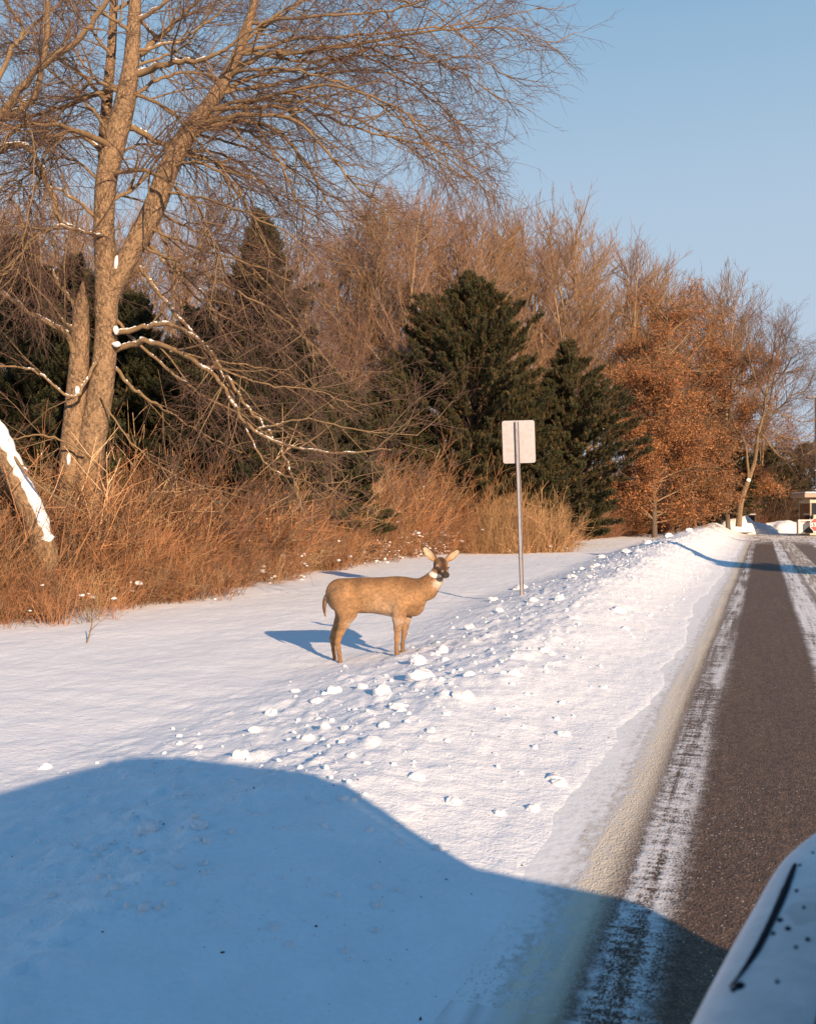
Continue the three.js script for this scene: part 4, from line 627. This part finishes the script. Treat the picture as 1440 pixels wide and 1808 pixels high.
  { const g = new RoundedBoxGeometry(.95, .88, .10, 2, .015); g.translate(0, .62, 0); part('panel', g, std(.66, .61, .55, .6), br); const tri = new THREE.Shape([new THREE.Vector2(-.30, .2), new THREE.Vector2(.46, .2), new THREE.Vector2(.46, .85)]), tg2 = new THREE.ExtrudeGeometry(tri, { depth: .004, bevelEnabled: false }); tg2.translate(0, 0, .052); part('black_triangle', tg2, std(.03, .028, .028, .6), br); const e2 = new RoundedBoxGeometry(.10, .96, .12, 2, .01); e2.translate(-.50, .52, 0); part('edge_post', e2, std(.04, .036, .036, .6), br); const r3 = new RoundedBoxGeometry(.62, .07, .012, 2, .004); r3.translate(-.02, .92, .056); part('red_stripe', r3, std(.35, .10, .08, .6), br); }
  // lamp
  const lp = at(1439.5, 904, 72); lp.y = groundAt(lp.x, lp.z) - .02; const lm = thing('street_lamp', 'tall dark lamp pole with a flat lamp head behind the entrance booth', 'lamp', lp); const steel = std(.055, .05, .048, .6), pole = new THREE.CylinderGeometry(.085, .125, 9.9, 12); pole.translate(0, 4.95, 0); part('pole', pole, steel, lm);
  const arm = new THREE.CylinderGeometry(.035, .035, .7, 8); arm.rotateZ(Math.PI / 2); arm.translate(-.1, 9.86, 0); part('arm', arm, steel, lm); const hd2 = new RoundedBoxGeometry(.62, .16, .34, 3, .05); hd2.translate(-.40, 9.90, 0); part('lamp_head', hd2, std(.2, .18, .17, .5), lm); for (const y of [3.2, 4.6]) { const c = new THREE.CylinderGeometry(.13, .13, .07, 12); c.translate(0, y, 0); part('band', c, std(.5, .48, .46, .5), lm); } const ft = new THREE.CylinderGeometry(.24, .26, .5, 12); ft.translate(0, .2, 0); part('footing', ft, std(.4, .38, .36), lm);
}

// ---------------------------------------------------------------- the car the picture is taken from
{
  const YAW = -28 * Math.PI / 180, CL = .765, CF = .2, KW = 1.068;                         // heading; its middle, to the right of and ahead of the camera
  const pos = V(CF * Math.sin(-YAW) + CL * Math.cos(YAW), 0, -(CF * Math.cos(YAW) - CL * Math.sin(-YAW)));
  const car = thing('car', 'white car with salt stained fender on the road, seen past its black windshield edge', 'car', pos, YAW);
  const c = (fwd, lat, h) => V(lat - CL, h, -(fwd - CF));
  const salt = tex(512, 512, (i, j) => { const x = i / 512, y = j / 512, n = .4 * tn(x * 10, y * 14, 2, 1) + .35 * tn(x * 48, y * 48, 48, 2) + .25 * tn(x * 160, y * 160, 160, 3), d = tn(x * 7 + 2 * tn(x * 5, y * 5, 5, 7), y * 30, 35, 9) > .8 ? .82 : 1, k = (.70 + .34 * n) * d; return [toS(.95 * k), toS(.90 * k), toS(.87 * k)]; }, true);
  const paintM = new THREE.MeshPhysicalMaterial({ map: salt, roughness: .6, clearcoat: .15, clearcoatRoughness: .45 }), black = new THREE.MeshPhysicalMaterial({ color: lin(.010, .011, .014), roughness: .95, specularIntensity: .3, side: THREE.DoubleSide }), rubber = std(.02, .02, .02, .85), chrome = new THREE.MeshStandardMaterial({ color: lin(.6, .6, .6), roughness: .25, metalness: .9 });
  const glass = new THREE.MeshPhysicalMaterial({ color: lin(.10, .11, .115), transmission: 1, thickness: 0, roughness: 0, ior: 1.45, side: THREE.DoubleSide }), tint = new THREE.MeshPhysicalMaterial({ color: lin(.02, .025, .03), roughness: .05, side: THREE.DoubleSide });
  // lower body lofted along the car
  const st = [[-2.2, .70, .95, .36], [-2.12, .82, 1.05, .30], [-1.9, .90, 1.12, .25], [-1.1, .925, 1.14, .24], [0, .925, 1.14, .24], [.8, .925, 1.14, .24], [1.15, .925, 1.125, .24], [1.45, .915, 1.112, .24], [1.63, .885, 1.09, .25], [1.76, .81, 1.05, .28], [1.85, .68, .96, .33], [1.87, .5, .84, .38]];
  const W = new THREE.CatmullRomCurve3(st.map(([f, w, h]) => V(f, w, h))), Bt = new THREE.CatmullRomCurve3(st.map(([f, , , b]) => V(f, b, 0))), N = 90, ring = [];
  const prof = [[.90, 0], [.965, .14], [.995, .38], [1, .62], [.990, .80], [.978, .92], [.955, .975], [.91, .995], [.80, 1.0], [.4, 1.006], [0, 1.01]], PC = new THREE.CatmullRomCurve3(prof.map(([x, y]) => V(x, y, 0))).getPoints(26), full = [...PC, ...PC.slice(0, -1).reverse().map((p) => V(-p.x, p.y, 0))], g = new GB(), nr = full.length;
  for (let k = 0; k <= N; k++) { const a = W.getPoint(k / N), b = Bt.getPoint(k / N); for (const p of full) { const v = c(a.x, CL - p.x * a.y * KW, b.y + p.y * (a.z - b.y)); g.p.push(v.x, v.y, v.z); g.n.push(0, 1, 0); g.t.push(a.x, p.x); } }
  for (let k = 0; k < N; k++) for (let i = 0; i < nr - 1; i++) { const a = k * nr + i, b = a + nr; g.i.push(a, a + 1, b, a + 1, b + 1, b); }
  for (const k of [0, N]) { const m = g.p.length / 3, v = c(W.getPoint(k / N).x, CL, .6); g.p.push(v.x, v.y, v.z); g.n.push(0, 0, 1); g.t.push(0, 0); for (let i = 0; i < nr - 1; i++) { const a = k * nr + i; k ? g.i.push(a, a + 1, m) : g.i.push(a + 1, a, m); } }
  const bodyG = g.geo(); bodyG.computeVertexNormals(); part('body', bodyG, paintM, car); 
  const skin = (fwd, lat) => { let lo = 0, hi = 1; for (let k = 0; k < 30; k++) { const m = (lo + hi) / 2; W.getPoint(m).x < fwd ? lo = m : hi = m; } const a = W.getPoint(lo), b = Bt.getPoint(lo), x = Math.min(.998, Math.abs(CL - lat) / (a.y * KW)); let y = 1.0; for (let i = PC.length - 1; i > 0; i--) if (PC[i].y > .62 && x >= PC[i].x && x <= PC[i - 1].x) { const t = (x - PC[i].x) / (PC[i - 1].x - PC[i].x + 1e-9); y = mix(PC[i].y, PC[i - 1].y, t); break; } return b.y + y * (a.z - b.y); };
  // roof, pillars, glass
  const roofG = new GB(), rn = 24; for (let j = 0; j <= rn; j++) for (let i = 0; i <= rn; i++) { const t = j / rn, s = i / rn * 2 - 1, f = mix(1.02 - .06 * s * s, -1.95 + .1 * s * s, t), hw = .745 + .03 * Math.sin(t * 3.14), v = c(f, CL + s * hw, 1.90 - .085 * Math.pow(Math.abs(s), 3) - .05 * Math.pow(Math.abs(t - .4) / .6, 2.2)); roofG.p.push(v.x, v.y, v.z); roofG.n.push(0, 1, 0); roofG.t.push(s, t); }
  for (let j = 0; j < rn; j++) for (let i = 0; i < rn; i++) { const a = j * (rn + 1) + i, b = a + rn + 1; roofG.i.push(a, a + 1, b, a + 1, b + 1, b); }
  { const G = roofG.geo(); G.computeVertexNormals(); const under = G.clone(); under.translate(0, -.05, 0); part('roof', mergeGeometries([G, under]), paintM, car); }
  const quad = (name, a, b, d, e, m) => { const q = new GB(); q.p.push(...a.toArray(), ...b.toArray(), ...d.toArray(), ...e.toArray()); q.n.push(...Array(12).fill(0)); q.t.push(0, 0, 1, 0, 1, 1, 0, 1); q.i.push(0, 1, 2, 0, 2, 3); const G = q.geo(); G.computeVertexNormals(); return part(name, G, m, car); };
  for (const s of [-1, 1]) {
    const lat = (x) => CL + s * x * KW, pil = (name, p, r, m) => { const t = new GB(); t.tube(smooth(p, 10), Array(11).fill(r), 8); part(name, t.geo(), m, car); };
    pil('pillar', [c(1.27, lat(.78), 1.10), c(1.10, lat(.73), 1.45), c(.94, lat(.69), 1.80)], .032, black); pil('pillar', [c(-.35, lat(.86), 1.17), c(-.40, lat(.78), 1.48), c(-.45, lat(.65), 1.77)], .05, black); pil('pillar', [c(-1.75, lat(.83), 1.17), c(-1.80, lat(.74), 1.48), c(-1.84, lat(.62), 1.74)], .07, paintM); pil('roof_rail', [c(.52, lat(.63), 1.765), c(-.6, lat(.655), 1.79), c(-1.84, lat(.62), 1.74)], .035, paintM);
    if (s > 0) quad('side_window', c(1.22, lat(.80), 1.14), c(-.33, lat(.86), 1.19), c(-.43, lat(.69), 1.80), c(.84, lat(.69), 1.79), glass);
    quad('rear_window', c(-.37, lat(.86), 1.19), c(-1.75, lat(.84), 1.19), c(-1.84, lat(.62), 1.74), c(-.46, lat(.65), 1.77), tint);
    const mg = new THREE.SphereGeometry(1, 24, 16); mg.scale(.10, .075, .07); const mp = c(.45, CL + s * KW * 1.05, 1.16); mg.translate(mp.x, mp.y, mp.z); part('mirror', mg, paintM, car); const ma = new RoundedBoxGeometry(.16, .05, .06, 2, .02); ma.translate(...c(.46, CL + s * KW * .93, 1.13).toArray()); part('mirror_arm', ma, black, car);
    for (const f of [1.3, -1.35]) { const w = new THREE.Group(); w.name = 'wheel'; w.position.copy(c(f, CL + s * KW * .83, .36)); car.add(w); const ty = new THREE.TorusGeometry(.265, .095, 14, 36); ty.rotateY(Math.PI / 2); ty.scale(1.15, 1, 1); part('tyre', ty, rubber, w); const ri = new THREE.CylinderGeometry(.21, .21, .12, 24); ri.rotateZ(Math.PI / 2); part('rim', ri, chrome, w); }
    const hl = new THREE.SphereGeometry(1, 20, 14); hl.scale(.18, .075, .10); hl.rotateY(s * .5); hl.translate(...c(1.76, CL + s * KW * .58, .84).toArray()); part('headlight', hl, new THREE.MeshPhysicalMaterial({ color: lin(.7, .72, .74), roughness: .1, clearcoat: 1 }), car);
  }
  // windshield, curved at its foot
  { const q = new GB(), n = 12; for (let j = 0; j <= 6; j++) for (let i = 0; i <= n; i++) { const s = i / n * 2 - 1, t = j / 6, f = mix(1.40 - .14 * s * s, 1.0 - .06 * s * s, t), v = c(f, CL + s * KW * mix(.79, .69, t), mix(1.16, 1.82 - .03 * s * s, t) + .03 * Math.sin(t * 3.14)); q.p.push(v.x, v.y, v.z); q.n.push(0, 0, 1); q.t.push(s, t); } for (let j = 0; j < 6; j++) for (let i = 0; i < n; i++) { const a = j * (n + 1) + i, b = a + n + 1; q.i.push(a, a + 1, b, a + 1, b + 1, b); } const G = q.geo(); G.computeVertexNormals(); part('windshield', G, glass, car); }
  quad('rear_screen', c(-2.1, CL - .76, 1.17), c(-2.1, CL + .76, 1.17), c(-1.9, CL + .6, 1.74), c(-1.9, CL - .6, 1.74), tint);
  { const q = new GB(), n = 24; for (let i = 0; i <= n; i++) { const s = i / n * 2 - 1; for (const [o, d] of [[-.02, .010], [-.35, .012]]) { const f = 1.14 - .19 * s * s + o, lat = CL + s * KW * .795, v = c(f, lat, skin(f, lat) + d); q.p.push(v.x, v.y, v.z); q.n.push(0, 1, 0); q.t.push(s, o); } } for (let i = 0; i < n; i++) { const a = i * 2; q.i.push(a, a + 2, a + 1, a + 1, a + 2, a + 3); } const G = q.geo(); G.computeVertexNormals(); part('cowl', G, black, car); }
  // seats
  const cloth = std(.045, .045, .05, .9); for (const [f, s] of [[-.55, -.38], [-.55, .38], [-1.4, -.38], [-1.4, .38]]) { const b = new RoundedBoxGeometry(.52, .55, .14, 3, .05); b.rotateX(-.2); b.translate(...c(f, CL + s, 1.25).toArray()); part('seat_back', b, cloth, car); const h = new RoundedBoxGeometry(.26, .18, .1, 3, .04); h.translate(...c(f - .1, CL + s, 1.62).toArray()); part('headrest', h, cloth, car); }
  // grime: a long wet streak and drops on the fender
  const dirt = new THREE.MeshPhysicalMaterial({ color: lin(.012, .017, .026), roughness: .9, specularIntensity: .2, side: THREE.DoubleSide }), eye = V(0, EYE, 0), sinY = Math.sin(-YAW), cosY = Math.cos(YAW);
  const onSkin = (px, py) => { const d = V((px - 720) / FOCAL, -(py - 904) / FOCAL, 1); for (let z = .5; z < 2.8; z += .002) { const X = d.x * z, Zf = z, f = X * sinY + Zf * cosY, l = X * cosY - Zf * sinY, h = EYE + d.y * z; if (f < 2.05 && Math.abs(l - CL) < 1.02 && h <= skin(f, l)) return [f, l]; } return null; };
  const strip = (name, pts, ws) => { const q = new GB(), P = pts.map(([x, y]) => onSkin(x, y)); const bad = P.findIndex((p) => !p); if (bad >= 0) { console.log('off skin', name, bad); return; } const C = new THREE.CatmullRomCurve3(P.map(([f, l]) => V(f, l, 0))).getPoints(40); C.forEach((p, k) => { const t = k / 40 * (ws.length - 1), i = Math.min(ws.length - 2, Math.floor(t)), w = mix(ws[i], ws[i + 1], t - i) * (1 + .15 * (vn(k * .7, 2, 3) - .5)), a = C[Math.max(0, k - 1)], b = C[Math.min(40, k + 1)], dx = b.x - a.x, dy = b.y - a.y, L = Math.hypot(dx, dy) || 1; for (const s of [-1, 0, 1]) { const f = p.x - dy / L * w * s, l = p.y + dx / L * w * s, v = c(f, l, skin(f, l) + (s ? .0012 : .003)); q.p.push(v.x, v.y, v.z); q.n.push(0, 1, 0); q.t.push(s, k); } }); for (let k = 0; k < 40; k++) for (let s = 0; s < 2; s++) { const a = k * 3 + s; q.i.push(a, a + 1, a + 3, a + 1, a + 4, a + 3); } const G = q.geo(); G.computeVertexNormals(); part(name, G, dirt, car); };
  strip('wet_streak', [[1402, 1528], [1384, 1575], [1362, 1625], [1334, 1680], [1306, 1722], [1286, 1748]], [.0028, .0045, .0042, .0036, .0018, .0008]);
  for (const [x, y, r] of [[1411, 1529, .003], [1405, 1574, .0036], [1376, 1626, .0052], [1390, 1641, .005], [1364, 1650, .0038], [1305, 1743, .008], [1418, 1604, .003], [1404, 1674, .003], [1434, 1507, .003], [1294, 1750, .004], [1371, 1736, .003], [1425, 1660, .004]]) { const p = onSkin(x, y); if (!p) continue; const sg = new THREE.SphereGeometry(1, 12, 8); sg.scale(r * .6, .0015, r); const v = c(p[0], p[1], skin(p[0], p[1]) + .0008); sg.translate(v.x, v.y, v.z); part('grime_spot', sg, dirt, car); }
}
scene.traverse((o) => { if (o.isMesh) o.castShadow = o.receiveShadow = true; });
renderer.render(scene, camera);
